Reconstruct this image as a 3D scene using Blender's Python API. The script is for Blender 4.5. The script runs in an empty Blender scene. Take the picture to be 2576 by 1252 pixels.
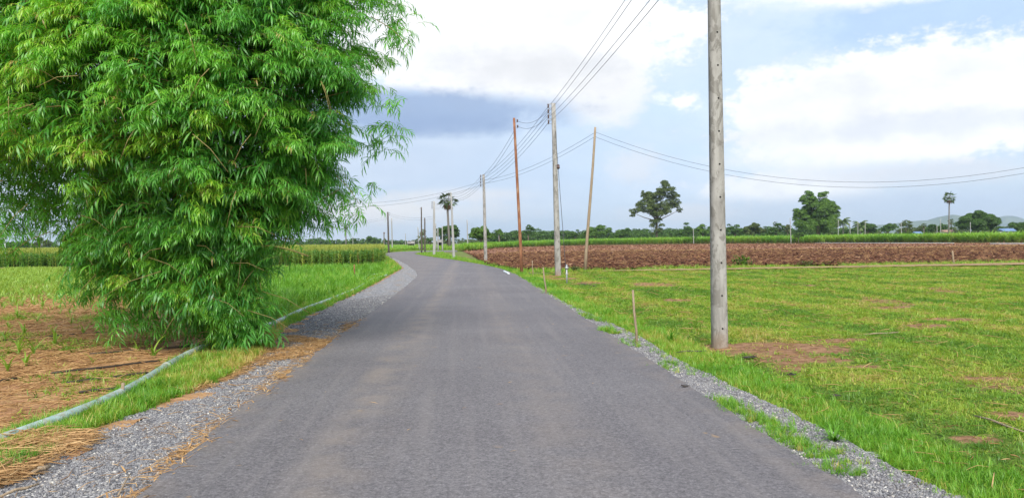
import bpy, math, random
import numpy as np
from mathutils import Matrix, Vector, geometry

rng = np.random.RandomState(7)
random.seed(7)
scene = bpy.context.scene
COL = scene.collection
PI = math.pi

# ------------------------------------------------------------------ camera
# pixel positions below are read on a 2576 x 1252 view of the photograph
FPX, CX, CY, CAMH = 1934.0, 1288.0, 626.0, 1.6
PITCH = math.atan(17.3/FPX)
ROLL = math.atan(0.0113)
fwd = np.array([0, math.cos(PITCH), -math.sin(PITCH)])
rgt = np.array([1., 0, 0]); upv = np.cross(rgt, fwd)
r2 = rgt*math.cos(ROLL)-upv*math.sin(ROLL)
u2 = upv*math.cos(ROLL)+rgt*math.sin(ROLL)
rgt, upv = r2, u2
CAMP = np.array([0, 0, CAMH])
cam = bpy.data.cameras.new('camera'); camo = bpy.data.objects.new('camera', cam); COL.objects.link(camo)
cam.sensor_width = 36; cam.lens = 36*FPX/2576; cam.clip_end = 12000; cam.clip_start = .05
camo.matrix_world = Matrix(((rgt[0], upv[0], -fwd[0], 0), (rgt[1], upv[1], -fwd[1], 0), (rgt[2], upv[2], -fwd[2], CAMH), (0, 0, 0, 1)))
scene.camera = camo

def ray(px, py):
    return fwd+rgt*(px-CX)/FPX-upv*(py-CY)/FPX
def G(px, py, z=0.):
    d = ray(px, py); t = (z-CAMH)/d[2]; p = CAMP+d*t
    return np.array([p[0], p[1], z])
def AT(px, py, D):
    d = ray(px, py); return CAMP+d*(D/d[1])
def horizon(px): return 610-(px-1170)*.0113

# ------------------------------------------------------------------ world, sun, exposure
SUN_EL, SUN_AZ = math.radians(43), math.radians(179)      # azimuth from +Y clockwise: behind the camera
world = bpy.data.worlds.new('World'); scene.world = world; world.use_nodes = True

class NT:
    """small helper round a node tree"""
    def __init__(s, tree): s.t = tree; s.n = tree.nodes; s.l = tree.links
    def put(s, sock, v):
        if v is None: return
        if isinstance(v, bpy.types.NodeSocket): s.l.new(v, sock)
        else:
            if isinstance(v, tuple) and len(v) == 3 and sock.type == 'RGBA': v = v+(1,)
            sock.default_value = v
    def new(s, typ, **kw):
        n = s.n.new(typ)
        for k, v in kw.items(): setattr(n, k, v)
        return n
    def math(s, op, a, b=None, c=None, clamp=False):
        n = s.new('ShaderNodeMath', operation=op, use_clamp=clamp)
        s.put(n.inputs[0], a); s.put(n.inputs[1], b); s.put(n.inputs[2], c); return n.outputs[0]
    def mix(s, f, a, b, blend='MIX'):
        n = s.new('ShaderNodeMix', data_type='RGBA', blend_type=blend)
        s.put(n.inputs[0], f); s.put(n.inputs[6], a); s.put(n.inputs[7], b); return n.outputs[2]
    def noise(s, scale, detail=3, vec=None, rough=.55, dist=0., col=False):
        n = s.new('ShaderNodeTexNoise'); n.inputs['Scale'].default_value = scale
        n.inputs['Detail'].default_value = detail; n.inputs['Roughness'].default_value = rough
        n.inputs['Distortion'].default_value = dist
        if vec is not None: s.l.new(vec, n.inputs['Vector'])
        return n.outputs['Color' if col else 'Fac']
    def voro(s, scale, vec=None, feature='F1', out='Distance'):
        n = s.new('ShaderNodeTexVoronoi', feature=feature); n.inputs['Scale'].default_value = scale
        if vec is not None: s.l.new(vec, n.inputs['Vector'])
        return n.outputs[out]
    def ss(s, v, a, b, lo=0., hi=1.):
        n = s.new('ShaderNodeMapRange', interpolation_type='SMOOTHSTEP')
        s.put(n.inputs[0], v); n.inputs[1].default_value = a; n.inputs[2].default_value = b
        n.inputs[3].default_value = lo; n.inputs[4].default_value = hi; return n.outputs[0]
    def ramp(s, f, stops):
        n = s.new('ShaderNodeValToRGB'); e = n.color_ramp.elements
        while len(e) < len(stops): e.new(.5)
        for i, (p, c) in enumerate(stops):
            e[i].position = p; e[i].color = tuple(c)+(1,) if len(c) == 3 else c
        s.put(n.inputs[0], f); return n.outputs[0]
    def mapping(s, vec, scale=(1, 1, 1), rot=(0, 0, 0), loc=(0, 0, 0)):
        n = s.new('ShaderNodeMapping'); n.inputs['Scale'].default_value = scale
        n.inputs['Rotation'].default_value = rot; n.inputs['Location'].default_value = loc
        s.l.new(vec, n.inputs['Vector']); return n.outputs[0]
    def pos(s): return s.new('ShaderNodeNewGeometry').outputs['Position']
    def obj(s): return s.new('ShaderNodeTexCoord').outputs['Object']
    def bump(s, h, strength=.5, dist=.02):
        n = s.new('ShaderNodeBump'); n.inputs['Strength'].default_value = strength
        n.inputs['Distance'].default_value = dist; s.put(n.inputs['Height'], h); return n.outputs[0]

w = NT(world.node_tree); w.n.clear()
wo = w.new('ShaderNodeOutputWorld'); bg = w.new('ShaderNodeBackground')
w.l.new(bg.outputs[0], wo.inputs[0])
sky = w.new('ShaderNodeTexSky', sky_type='NISHITA'); sky.sun_disc = False
sky.sun_elevation = SUN_EL; sky.sun_rotation = SUN_AZ; sky.air_density = 1.0; sky.dust_density = 2.0
dirv = w.new('ShaderNodeTexCoord').outputs['Generated']
sx = w.new('ShaderNodeSeparateXYZ'); w.l.new(dirv, sx.inputs[0])
az = w.math('ARCTAN2', sx.outputs[0], sx.outputs[1]); el = w.math('ARCSINE', sx.outputs[2])
cl_in = w.new('ShaderNodeCombineXYZ')
den = w.math('ADD', w.math('MAXIMUM', sx.outputs[2], 0.0), .22)
w.l.new(w.math('DIVIDE', sx.outputs[0], den), cl_in.inputs[0]); w.l.new(w.math('DIVIDE', sx.outputs[1], den), cl_in.inputs[1])
cuv = cl_in.outputs[0]
ae = w.new('ShaderNodeCombineXYZ'); w.l.new(az, ae.inputs[0]); w.l.new(el, ae.inputs[1]); aev = ae.outputs[0]
nzA = w.noise(9, 6, aev, .6); nzB = w.noise(24, 5, w.mapping(aev, (1, 1.9, 1), loc=(3, 1, 0)), .6)
nzL = w.noise(1.3, 5, cuv, .55, .3)
nzC = w.noise(75, 4, w.mapping(aev, (1, 1.5, 1), loc=(7, 2, 0)), .6)
wobf = w.math('ADD', w.math('MULTIPLY', w.math('SUBTRACT', nzB, .5), 1.6), w.math('MULTIPLY', w.math('SUBTRACT', nzC, .5), 2.4))
wob = w.math('ADD', w.math('MULTIPLY', w.math('SUBTRACT', nzC, .5), .75), w.math('ADD', w.math('MULTIPLY', w.math('SUBTRACT', nzA, .5), 1.7), w.math('MULTIPLY', w.math('SUBTRACT', nzB, .5), 1.3)))
def cloud(px, py, rx, ry, soft=.5, ragged=.6):
    a0 = math.atan((px-CX)/FPX); e0 = math.atan((horizon(px)-py)/FPX)
    dx = w.math('DIVIDE', w.math('SUBTRACT', az, a0), rx/FPX); dy = w.math('DIVIDE', w.math('SUBTRACT', el, e0), ry/FPX)
    d = w.math('SQRT', w.math('ADD', w.math('MULTIPLY', dx, dx), w.math('MULTIPLY', dy, dy)))
    d = w.math('ADD', d, w.math('MULTIPLY', wobf if rx < 70 else wob, ragged))
    return w.ss(d, 1+soft, 1-soft, 0, 1)
SKYK = .90
veil = w.ss(nzL, .36, .62)                                     # general broken cloud deck, the whole dome
nish = w.mix(1.0, sky.outputs[0], (.07, .07, .07), 'MULTIPLY')
c = w.mix(.75, nish, (.330, .405, .505))                       # thin milky veil over the blue
c = w.mix(w.math('MULTIPLY', veil, .6), c, (.44, .465, .505))
WHITE = (.525, .527, .535)
def paint(px, py, rx, ry, colr, amt, soft=.5, ragged=.6):
    global c
    c = w.mix(w.math('MULTIPLY', cloud(px, py, rx, ry, soft, ragged), amt), c, colr)
paint(1130, 420, 420, 110, (.27, .325, .415), .75, .8, .4)
paint(1700, 380, 420, 200, (.315, .395, .50), .6, .9, .5)
paint(1900, 120, 300, 130, (.345, .41, .505), .6, .8, .5)
paint(1290, 90, 430, 165, WHITE, .97, .16, .65)
paint(1530, 225, 105, 85, (.47, .472, .48), .85, .3, .7)
paint(1340, 175, 200, 50, (.375, .38, .395), .75, .8, .6)
paint(1520, 175, 60, 20, (.40, .41, .43), .6, .8, .6)
paint(1050, 284, 350, 52, (.172, .232, .345), .95, .4, .5)
paint(1120, 318, 190, 24, (.158, .215, .33), .7, .7, .4)
paint(2420, 120, 330, 75, (.245, .335, .46), .9, .35, .55)
paint(2380, 15, 400, 48, WHITE, .9, .3, .6)
paint(2340, 300, 440, 130, WHITE, .97, .16, .7)
paint(2050, 330, 150, 120, (.47, .475, .49), .7, .5, .9)
paint(2150, 400, 260, 45, WHITE, .6, .7, .9)
paint(2000, 480, 190, 34, WHITE, .85, .4, 1.0)
paint(2300, 350, 360, 26, (.385, .41, .455), .75, .8, 1.0)
paint(2180, 255, 120, 40, (.40, .415, .445), .55, .9, 1.1)
paint(2480, 225, 150, 26, (.40, .42, .46), .5, .9, 1.1)
paint(1420, 40, 90, 26, (.40, .41, .435), .5, .9, 1.1)
paint(1080, 150, 110, 34, (.40, .41, .435), .55, .9, 1.0)
paint(1180, 60, 120, 30, (.43, .435, .45), .6, .9, .9)
paint(2350, 455, 280, 26, (.385, .405, .445), .8, .7, .9)
paint(2200, 535, 420, 34, (.34, .375, .435), .7, .8, .7)
paint(2430, 525, 320, 30, (.28, .345, .44), .7, .8, .5)
paint(1725, 266, 34, 19, WHITE, .9, .6, 1.0)
paint(1665, 255, 15, 11, WHITE, .5, .8, 1.1)
paint(1755, 75, 55, 26, WHITE, .85, .4, .8)
paint(1685, 70, 60, 40, WHITE, .7, .5, .9)
paint(1600, 420, 60, 40, (.43, .44, .46), .6, .7, .8)
paint(1700, 540, 120, 22, (.44, .445, .46), .6, .7, .9)
paint(930, 535, 280, 34, (.50, .47, .445), .75, .7, .8)
paint(1150, 490, 150, 16, (.46, .445, .44), .6, .7, .9)
c = w.mix(1.0, c, w.ramp(w.math('ADD', w.math('MULTIPLY', nzA, .55), w.math('MULTIPLY', nzB, .45)), [(.25, (.90, .91, .925)), (.75, (1.06, 1.055, 1.05))]), 'MULTIPLY')
w.l.new(c, bg.inputs[0]); bg.inputs[1].default_value = SKYK

sl = bpy.data.lights.new('sun', 'SUN'); so = bpy.data.objects.new('sun', sl); COL.objects.link(so)
sl.energy = 2.1; sl.angle = math.radians(38); sl.color = (1, .96, .89)
sdir = Vector((math.sin(SUN_AZ)*math.cos(SUN_EL), math.cos(SUN_AZ)*math.cos(SUN_EL), math.sin(SUN_EL)))
so.rotation_euler = sdir.to_track_quat('Z', 'Y').to_euler(); so.location = sdir*50
scene.view_settings.view_transform = 'Standard'; scene.view_settings.look = 'None'
scene.view_settings.exposure = 1.35; scene.view_settings.gamma = 1; scene.view_settings.use_curve_mapping = False
try:
    scene.cycles.max_bounces = 8; scene.cycles.transmission_bounces = 6; scene.cycles.volume_bounces = 0
except Exception: pass

# ------------------------------------------------------------------ helpers
def tag(o, label=None, cat=None, group=None, kind=None):
    if label: o['label'] = label
    if cat: o['category'] = cat
    if group: o['group'] = group
    if kind: o['kind'] = kind
    return o
def empty(name, loc, label, cat, group=None):
    o = bpy.data.objects.new(name, None); COL.objects.link(o); o.location = [float(v) for v in loc]
    o.empty_display_size = .1
    return tag(o, label, cat, group)
def np_mesh(name, V, F, mats, midx=None, smooth=False):
    """V (n,3); F list of index arrays of equal length per array, or a list of tuples"""
    me = bpy.data.meshes.new(name)
    V = np.asarray(V, dtype=np.float32).reshape(-1, 3)
    if isinstance(F, np.ndarray): F = [F]
    if len(F) and isinstance(F[0], np.ndarray):
        tot = np.concatenate([np.full(len(a), a.shape[1], dtype=np.int32) for a in F])
        idx = np.concatenate([a.reshape(-1) for a in F]).astype(np.int32)
    else:
        tot = np.array([len(f) for f in F], dtype=np.int32); idx = np.array([i for f in F for i in f], dtype=np.int32)
    start = np.concatenate([[0], np.cumsum(tot)[:-1]]).astype(np.int32)
    me.vertices.add(len(V)); me.vertices.foreach_set('co', V.ravel())
    me.loops.add(len(idx)); me.loops.foreach_set('vertex_index', idx)
    me.polygons.add(len(tot)); me.polygons.foreach_set('loop_start', start); me.polygons.foreach_set('loop_total', tot)
    for m in (mats if isinstance(mats, (list, tuple)) else [mats]): me.materials.append(m)
    if midx is not None: me.polygons.foreach_set('material_index', np.asarray(midx, dtype=np.int32))
    if smooth: me.polygons.foreach_set('use_smooth', np.ones(len(tot), dtype=bool))
    me.update(calc_edges=True); me.validate()
    return me
def link(name, me, parent=None):
    o = bpy.data.objects.new(name, me); COL.objects.link(o)
    if parent is not None: o.parent = parent
    return o
class MB:
    def __init__(s): s.v = []; s.f = []; s.m = []
    def face(s, pts, m=0):
        i = len(s.v); s.v += [tuple(map(float, p)) for p in pts]; s.f.append(tuple(range(i, i+len(pts)))); s.m.append(m)
    def box(s, c, size, rz=0, tilt=None, m=0):
        c = np.array(c, float); h = np.array(size, float)/2
        i = len(s.v)
        for z in (-1, 1):
            for x, y in ((-1, -1), (1, -1), (1, 1), (-1, 1)):
                p = np.array([x*h[0], y*h[1], z*h[2]])
                p = np.array([p[0]*math.cos(rz)-p[1]*math.sin(rz), p[0]*math.sin(rz)+p[1]*math.cos(rz), p[2]])
                s.v.append(tuple(c+p))
        for q in ((3, 2, 1, 0), (4, 5, 6, 7), (0, 1, 5, 4), (1, 2, 6, 5), (2, 3, 7, 6), (3, 0, 4, 7)):
            s.f.append(tuple(i+k for k in q)); s.m.append(m)
    def tube(s, path, rad, n=8, m=0, cap=True):
        P = [np.array(p, float) for p in path]
        if np.isscalar(rad): rad = [rad]*len(P)
        i0 = len(s.v); prev = None
        for k, p in enumerate(P):
            t = P[min(k+1, len(P)-1)]-P[max(k-1, 0)]; t /= np.linalg.norm(t)+1e-9
            a = np.array([0, 0, 1.]) if abs(t[2]) < .9 else np.array([1., 0, 0])
            if prev is not None: a = prev
            e1 = a-t*np.dot(a, t); e1 /= np.linalg.norm(e1)+1e-9; e2 = np.cross(t, e1); prev = e1
            for j in range(n):
                th = 2*PI*j/n; s.v.append(tuple(p+(e1*math.cos(th)+e2*math.sin(th))*rad[k]))
        for k in range(len(P)-1):
            for j in range(n):
                a = i0+k*n+j; b = i0+k*n+(j+1) % n
                s.f.append((a, b, b+n, a+n)); s.m.append(m)
        if cap:
            s.f.append(tuple(i0+j for j in range(n))[::-1]); s.m.append(m)
            e = i0+(len(P)-1)*n; s.f.append(tuple(e+j for j in range(n))); s.m.append(m)
    def mesh(s, name, mats, smooth=False):
        return np_mesh(name, np.array(s.v).reshape(-1, 3), s.f, mats, s.m, smooth)
    def build(s, name, mats, parent=None, smooth=False): return link(name, s.mesh(name, mats, smooth), parent)

def vnoise(x, y, sc=1., seed=0, oct=3):
    x = np.asarray(x, float)*sc; y = np.asarray(y, float)*sc; out = 0.; amp = .5; tot = 0
    for o in range(oct):
        xi = np.floor(x).astype(np.int64); yi = np.floor(y).astype(np.int64); fx = x-xi; fy = y-yi
        fx = fx*fx*(3-2*fx); fy = fy*fy*(3-2*fy)
        def h(a, b):
            n = (a*374761393+b*668265263+(seed+o)*974634777) & 0x7fffffff
            n = ((n ^ (n >> 13))*1274126177) & 0x7fffffff
            return ((n ^ (n >> 16)) & 0xffff)/65535.
        out = out+amp*((h(xi, yi)*(1-fx)+h(xi+1, yi)*fx)*(1-fy)+(h(xi, yi+1)*(1-fx)+h(xi+1, yi+1)*fx)*fy)
        tot += amp; amp *= .5; x = x*2.03+17; y = y*2.03+31
    return out/tot
def inpoly(X, Y, poly):
    r = np.zeros(np.shape(X), bool); n = len(poly); j = n-1
    for i in range(n):
        xi, yi = poly[i][0], poly[i][1]; xj, yj = poly[j][0], poly[j][1]
        c_ = ((yi > Y) != (yj > Y)) & (X < (xj-xi)*(Y-yi)/(yj-yi+1e-12)+xi); r ^= c_; j = i
    return r
def sample_poly(poly, n):
    P = np.array([p[:2] for p in poly]); lo = P.min(0); hi = P.max(0); out = np.zeros((0, 2))
    while len(out) < n:
        q = lo+(hi-lo)*rng.rand(max(4*n, 1000), 2); out = np.vstack([out, q[inpoly(q[:, 0], q[:, 1], P)]])
    return out[:n]
def poly_area(poly):
    P = np.array([p[:2] for p in poly]); x, y = P[:, 0], P[:, 1]
    return abs(np.dot(x, np.roll(y, 1))-np.dot(y, np.roll(x, 1)))/2
def sheet(name, poly, res, hf, mat, label=None, jitter=0.):
    P = np.array([p[:2] for p in poly]); lo = P.min(0)-res; hi = P.max(0)+res
    xs = np.arange(lo[0], hi[0], res); ys = np.arange(lo[1], hi[1], res)
    X, Y = np.meshgrid(xs, ys); Z = hf(X, Y); nx, ny = len(xs), len(ys)
    id_ = np.arange(nx*ny).reshape(ny, nx)
    F = np.stack([id_[:-1, :-1], id_[:-1, 1:], id_[1:, 1:], id_[1:, :-1]], -1).reshape(-1, 4)
    cx = (X[:-1, :-1]+res/2).ravel(); cy = (Y[:-1, :-1]+res/2).ravel()
    if jitter:
        cx = cx+jitter*2*(vnoise(cx, cy, 2.2, 5)-.5); cy = cy+jitter*2*(vnoise(cx, cy, 2.2, 9)-.5)
    F = F[inpoly(cx, cy, P)]
    V = np.stack([X.ravel(), Y.ravel(), Z.ravel()], -1)
    used = np.unique(F); re = np.zeros(len(V), int); re[used] = np.arange(len(used))
    o = link(name, np_mesh(name, V[used], re[F], mat, smooth=True)); o['kind'] = 'structure'
    return o

_gn = {}
def gn_tree(sources):
    key = tuple(o.name for o in sources)
    if key in _gn: return _gn[key]
    t = bpy.data.node_groups.new('scatter', 'GeometryNodeTree')
    t.interface.new_socket('Geometry', in_out='INPUT', socket_type='NodeSocketGeometry')
    t.interface.new_socket('Geometry', in_out='OUTPUT', socket_type='NodeSocketGeometry')
    gi = t.nodes.new('NodeGroupInput'); go = t.nodes.new('NodeGroupOutput'); L = t.links
    iop = t.nodes.new('GeometryNodeInstanceOnPoints'); jn = t.nodes.new('GeometryNodeJoinGeometry')
    for o in sources:
        oi = t.nodes.new('GeometryNodeObjectInfo'); oi.inputs['Object'].default_value = o
        oi.inputs['As Instance'].default_value = True; L.new(oi.outputs['Geometry'], jn.inputs[0])
    def attr(nm, ty):
        a = t.nodes.new('GeometryNodeInputNamedAttribute'); a.data_type = ty; a.inputs['Name'].default_value = nm
        return a.outputs['Attribute']
    e2r = t.nodes.new('FunctionNodeEulerToRotation')
    L.new(gi.outputs[0], iop.inputs['Points']); L.new(jn.outputs[0], iop.inputs['Instance'])
    iop.inputs['Pick Instance'].default_value = True
    L.new(attr('idx', 'INT'), iop.inputs['Instance Index'])
    L.new(attr('rot', 'FLOAT_VECTOR'), e2r.inputs[0]); L.new(e2r.outputs[0], iop.inputs['Rotation'])
    L.new(attr('scl', 'FLOAT_VECTOR'), iop.inputs['Scale'])
    L.new(iop.outputs[0], go.inputs[0]); _gn[key] = t
    return t
def proto(name, me):                      # geometry reused by scatters; not linked to the scene on its own
    return bpy.data.objects.new(name, me)
def scatter(name, P, rot, scl, tint, sources, parent=None, label=None, cat=None):
    n = len(P); me = bpy.data.meshes.new(name); me.vertices.add(n)
    me.vertices.foreach_set('co', np.asarray(P, np.float32).ravel())
    scl = np.asarray(scl, np.float32)
    if scl.ndim == 1: scl = np.repeat(scl[:, None], 3, 1)
    me.attributes.new('rot', 'FLOAT_VECTOR', 'POINT').data.foreach_set('vector', np.asarray(rot, np.float32).ravel())
    me.attributes.new('scl', 'FLOAT_VECTOR', 'POINT').data.foreach_set('vector', scl.ravel())
    me.attributes.new('idx', 'INT', 'POINT').data.foreach_set('value', rng.randint(0, len(sources), n).astype(np.int32))
    me.attributes.new('tint', 'FLOAT', 'POINT').data.foreach_set('value', np.asarray(tint, np.float32))
    o = link(name, me, parent); m = o.modifiers.new('scatter', 'NODES'); m.node_group = gn_tree(sources)
    o['kind'] = 'stuff'
    if label: o['label'] = label
    if cat: o['category'] = cat
    return o
def yaw_rot(n, tilt=.15):
    return np.stack([rng.normal(0, tilt, n), rng.normal(0, tilt, n), rng.rand(n)*2*PI], -1)

# ------------------------------------------------------------------ materials
def M(name, fn):
    m = bpy.data.materials.new(name); m.use_nodes = True; t = NT(m.node_tree); t.n.clear()
    out = t.new('ShaderNodeOutputMaterial'); fn(t, out); return m
def pbsdf(t, out, colr, rough=.85, bump=None, spec=.3, metal=0.):
    b = t.new('ShaderNodeBsdfPrincipled'); t.put(b.inputs['Base Color'], colr); t.put(b.inputs['Roughness'], rough)
    b.inputs['Specular IOR Level'].default_value = spec; b.inputs['Metallic'].default_value = metal
    if bump is not None: t.l.new(bump, b.inputs['Normal'])
    t.l.new(b.outputs[0], out.inputs[0])
def leafy(t, out, colr, trans=.4, gloss=.06, rough=.4, tcol=None):
    d = t.new('ShaderNodeBsdfDiffuse'); t.put(d.inputs[0], colr)
    tr = t.new('ShaderNodeBsdfTranslucent'); t.put(tr.inputs[0], tcol if tcol is not None else t.mix(1, colr, (1.25, 1.2, .6), 'MULTIPLY'))
    m1 = t.new('ShaderNodeMixShader'); m1.inputs[0].default_value = trans
    t.l.new(d.outputs[0], m1.inputs[1]); t.l.new(tr.outputs[0], m1.inputs[2])
    g = t.new('ShaderNodeBsdfGlossy'); g.inputs['Roughness'].default_value = rough
    m2 = t.new('ShaderNodeMixShader'); m2.inputs[0].default_value = gloss
    t.l.new(m1.outputs[0], m2.inputs[1]); t.l.new(g.outputs[0], m2.inputs[2]); t.l.new(m2.outputs[0], out.inputs[0])
def tintn(t):
    a = t.new('ShaderNodeAttribute', attribute_type='INSTANCER', attribute_name='tint'); return a.outputs['Fac']
def island(t): return t.new('ShaderNodeNewGeometry').outputs['Random Per Island']
def rnd(t): return t.new('ShaderNodeObjectInfo').outputs['Random']
def tint_leaf(stops, trans=.4, var=.25, gloss=.05):
    def fn(t, out):
        f = t.math('ADD', tintn(t), t.math('MULTIPLY', t.math('SUBTRACT', island(t), .5), var), clamp=True)
        leafy(t, out, t.ramp(f, stops), trans, gloss)
    return fn
def crown_leaf(dark, light, trans=.3):
    def fn(t, out):
        f = t.math('ADD', t.math('MULTIPLY', island(t), .55), t.math('MULTIPLY', t.noise(.35, 2, t.pos()), .45))
        leafy(t, out, t.mix(t.ss(f, .2, .8), dark, light), trans, .03, .5)
    return fn
# road direction, for materials that follow the road
_vd = ray(1175, horizon(1175)); RD = np.array([_vd[0], _vd[1]]); RD /= np.linalg.norm(RD); RN = np.array([RD[1], -RD[0]])
_e0 = G(1600, 896)[:2]; _e1 = G(747, 937)[:2]
R_OFF = float(np.dot(_e0, RN)); L_OFF = float(np.dot(_e1, RN)); MID = (R_OFF+L_OFF)/2
ROAD_ANG = math.atan2(RD[0], RD[1])
def m_asphalt(t, out):
    p = t.pos(); q = t.mapping(p, rot=(0, 0, ROAD_ANG))     # q.x across, q.y along
    sx_ = t.new('ShaderNodeSeparateXYZ'); t.l.new(q, sx_.inputs[0])
    lat = t.math('SUBTRACT', sx_.outputs[0], MID)
    st = t.noise(1., 3, t.mapping(q, (.9, .06, 1)))
    wx = t.math('ADD', lat, t.math('MULTIPLY', t.math('SUBTRACT', st, .5), .9))
    def lane(c0, wd): return t.ss(t.math('ABSOLUTE', t.math('SUBTRACT', wx, c0)), wd, 0)
    big = t.noise(.35, 4, p); fine = t.noise(75, 3, p, .75); mid = t.noise(30, 3, p, .7)
    base = t.mix(t.ss(big, .3, .7), (.124, .115, .120), (.148, .139, .143))
    speck = t.ramp(t.math('ADD', t.math('MULTIPLY', fine, .62), t.math('MULTIPLY', mid, .38)), [(.33, (.38, .36, .38)), (.5, (.97, .96, .97)), (.67, (1.9, 1.87, 1.87))])
    col = t.mix(1, base, speck, 'MULTIPLY')
    dust = t.math('MULTIPLY', t.math('ADD', lane(-.95, .42), t.math('MULTIPLY', lane(.62, .5), .5)), t.ss(t.noise(2.2, 4, p), .28, .75))
    col = t.mix(t.math('MULTIPLY', dust, .6), col, (.25, .205, .17))
    strk = t.ss(t.noise(1., 4, t.mapping(q, (6, .25, 1))), .45, .75)
    col = t.mix(t.math('MULTIPLY', strk, .28), col, (.23, .205, .195))
    spots = t.math('MULTIPLY', t.ss(t.noise(5.5, 2, p), .70, .76), t.ss(t.noise(.7, 2, p), .45, .6))
    col = t.mix(t.math('MULTIPLY', spots, .8), col, (.30, .20, .11))
    edge = t.ss(t.math('ABSOLUTE', lat), 1.75, 2.3)
    col = t.mix(t.math('MULTIPLY', t.math('MULTIPLY', edge, t.ss(t.noise(3, 4, p), .4, .65)), .35), col, (.24, .19, .15))
    cw = t.voro(70, p, out='Color'); wsp = t.ss(cw, .93, .97)
    col = t.mix(t.math('MULTIPLY', wsp, .4), col, (.35, .34, .33))
    bmp = t.bump(t.math('ADD', fine, mid), .75, .012)
    pbsdf(t, out, col, t.ss(fine, .2, .8, .75, .95), bmp, .35)
ASPH = M('asphalt', m_asphalt)
def m_soil(dark, light, sc=2., straw=0.):
    def fn(t, out):
        p = t.pos(); f = t.noise(sc, 5, p, .65); g = t.noise(sc*9, 4, p, .7)
        col = t.mix(t.ss(t.math('ADD', t.math('MULTIPLY', f, .55), t.math('MULTIPLY', g, .45)), .33, .67), dark, light)
        if straw:
            s = t.noise(14, 4, t.mapping(p, (.5, 2.2, 1), rot=(0, 0, .25)), .75, 1.2); s2 = t.noise(.8, 3, p)
            col = t.mix(t.math('MULTIPLY', t.math('MULTIPLY', t.ss(s, .44, .62), t.ss(s2, .25, .6)), straw), col, (.46, .31, .14))
        pbsdf(t, out, col, .95, t.bump(t.math('ADD', f, g), .8, .05), .1)
    return fn
SOIL_R = M('ploughed_soil', m_soil((.052, .023, .013), (.145, .067, .040), 1.3))
SOIL_B = M('dry_ploughed_soil', m_soil((.15, .068, .042), (.29, .150, .095), 1.1))
SOIL_P = M('patch_soil', m_soil((.20, .105, .055), (.36, .215, .12), 2.4))
SOIL_L = M('straw_soil', m_soil((.22, .105, .055), (.44, .245, .13), 1.6, .75))
CLOD = M('clod', lambda t, o: pbsdf(t, o, t.ramp(tintn(t), [(0, (.035, .015, .010)), (.5, (.105, .047, .028)), (.8, (.19, .095, .056)), (1, (.34, .205, .115))]), .95, t.bump(t.noise(22, 3, t.obj()), .6, .03), .1))
def m_turf(t, out):
    p = t.pos(); f = t.noise(1.1, 5, p, .6); g = t.noise(13, 5, p, .75); b = t.noise(.5, 3, p)
    col = t.mix(t.ss(f, .35, .65), (.085, .15, .022), (.20, .235, .04))
    col = t.mix(t.ss(g, .50, .62), col, (.055, .095, .016))
    col = t.mix(t.math('MULTIPLY', t.ss(g, .46, .36), .8), col, (.29, .20, .085))
    ba = t.new('ShaderNodeAttribute', attribute_name='bare').outputs['Fac']
    ba = t.ss(t.math('ADD', ba, t.math('MULTIPLY', t.math('SUBTRACT', t.noise(7, 4, p, .7), .5), .9)), .32, .62)
    soil = t.mix(t.ss(t.noise(9, 5, p, .75), .35, .65), (.17, .085, .045), (.35, .205, .115))
    col = t.mix(ba, col, soil)
    pbsdf(t, out, col, .95, t.bump(g, .9, .06), .1)
TURF = M('turf_soil', m_turf)
def m_ground(t, out):
    p = t.pos(); f = t.noise(.02, 4, p); g = t.noise(.4, 4, p)
    col = t.mix(t.ss(f, .35, .65), (.10, .15, .03), (.17, .13, .06)); col = t.mix(t.ss(g, .4, .7), col, (.13, .19, .035))
    pbsdf(t, out, col, .95, t.bump(g, .5, .05), .1)
GROUND = M('far_fields', m_ground)
def m_gravel(t, out):
    p = t.pos(); v = t.new('ShaderNodeTexVoronoi'); v.inputs['Scale'].default_value = 42; t.l.new(p, v.inputs['Vector'])
    g = t.new('ShaderNodeSeparateColor'); t.l.new(v.outputs['Color'], g.inputs[0])
    col = t.ramp(g.outputs[0], [(0, (.085, .085, .095)), (.45, (.20, .20, .215)), (.8, (.32, .315, .32)), (1, (.55, .53, .50))])
    col = t.mix(t.math('MULTIPLY', t.ss(t.noise(2.2, 4, p), .5, .72), .6), col, (.30, .20, .11))
    pbsdf(t, out, col, .9, t.bump(t.math('SUBTRACT', 1, v.outputs['Distance']), 1., .02), .2)
GRAVEL = M('gravel_bed', m_gravel)
STONE = M('gravel_stone', lambda t, o: pbsdf(t, o, t.ramp(tintn(t), [(0, (.10, .095, .10)), (.4, (.18, .175, .185)), (.75, (.26, .255, .255)), (.93, (.36, .335, .30)), (1, (.52, .49, .44))]), .85, None, .25))
STRAW = M('straw', lambda t, o: leafy(t, o, t.ramp(t.math('ADD', t.math('MULTIPLY', tintn(t), .6), t.math('MULTIPLY', island(t), .4)), [(0, (.15, .075, .032)), (.35, (.36, .20, .085)), (.7, (.58, .37, .17)), (1, (.70, .52, .29))]), .2, .02))
GRASS = M('grass_blade', tint_leaf([(0, (.08, .185, .022)), (.3, (.16, .305, .030)), (.6, (.275, .39, .040)), (.84, (.38, .39, .07)), (1, (.46, .32, .13))], .35, .3, .03))
VERGE = M('verge_grass_blade', tint_leaf([(0, (.075, .20, .02)), (.5, (.16, .38, .03)), (.8, (.30, .42, .05)), (1, (.55, .40, .14))], .38, .3, .03))
BLEAF = M('bamboo_leaf', tint_leaf([(0, (.045, .20, .040)), (.4, (.125, .41, .055)), (.7, (.22, .53, .055)), (.90, (.33, .60, .050)), (.965, (.42, .62, .07)), (1, (.52, .37, .15))], .5, .26, .04))
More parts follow.
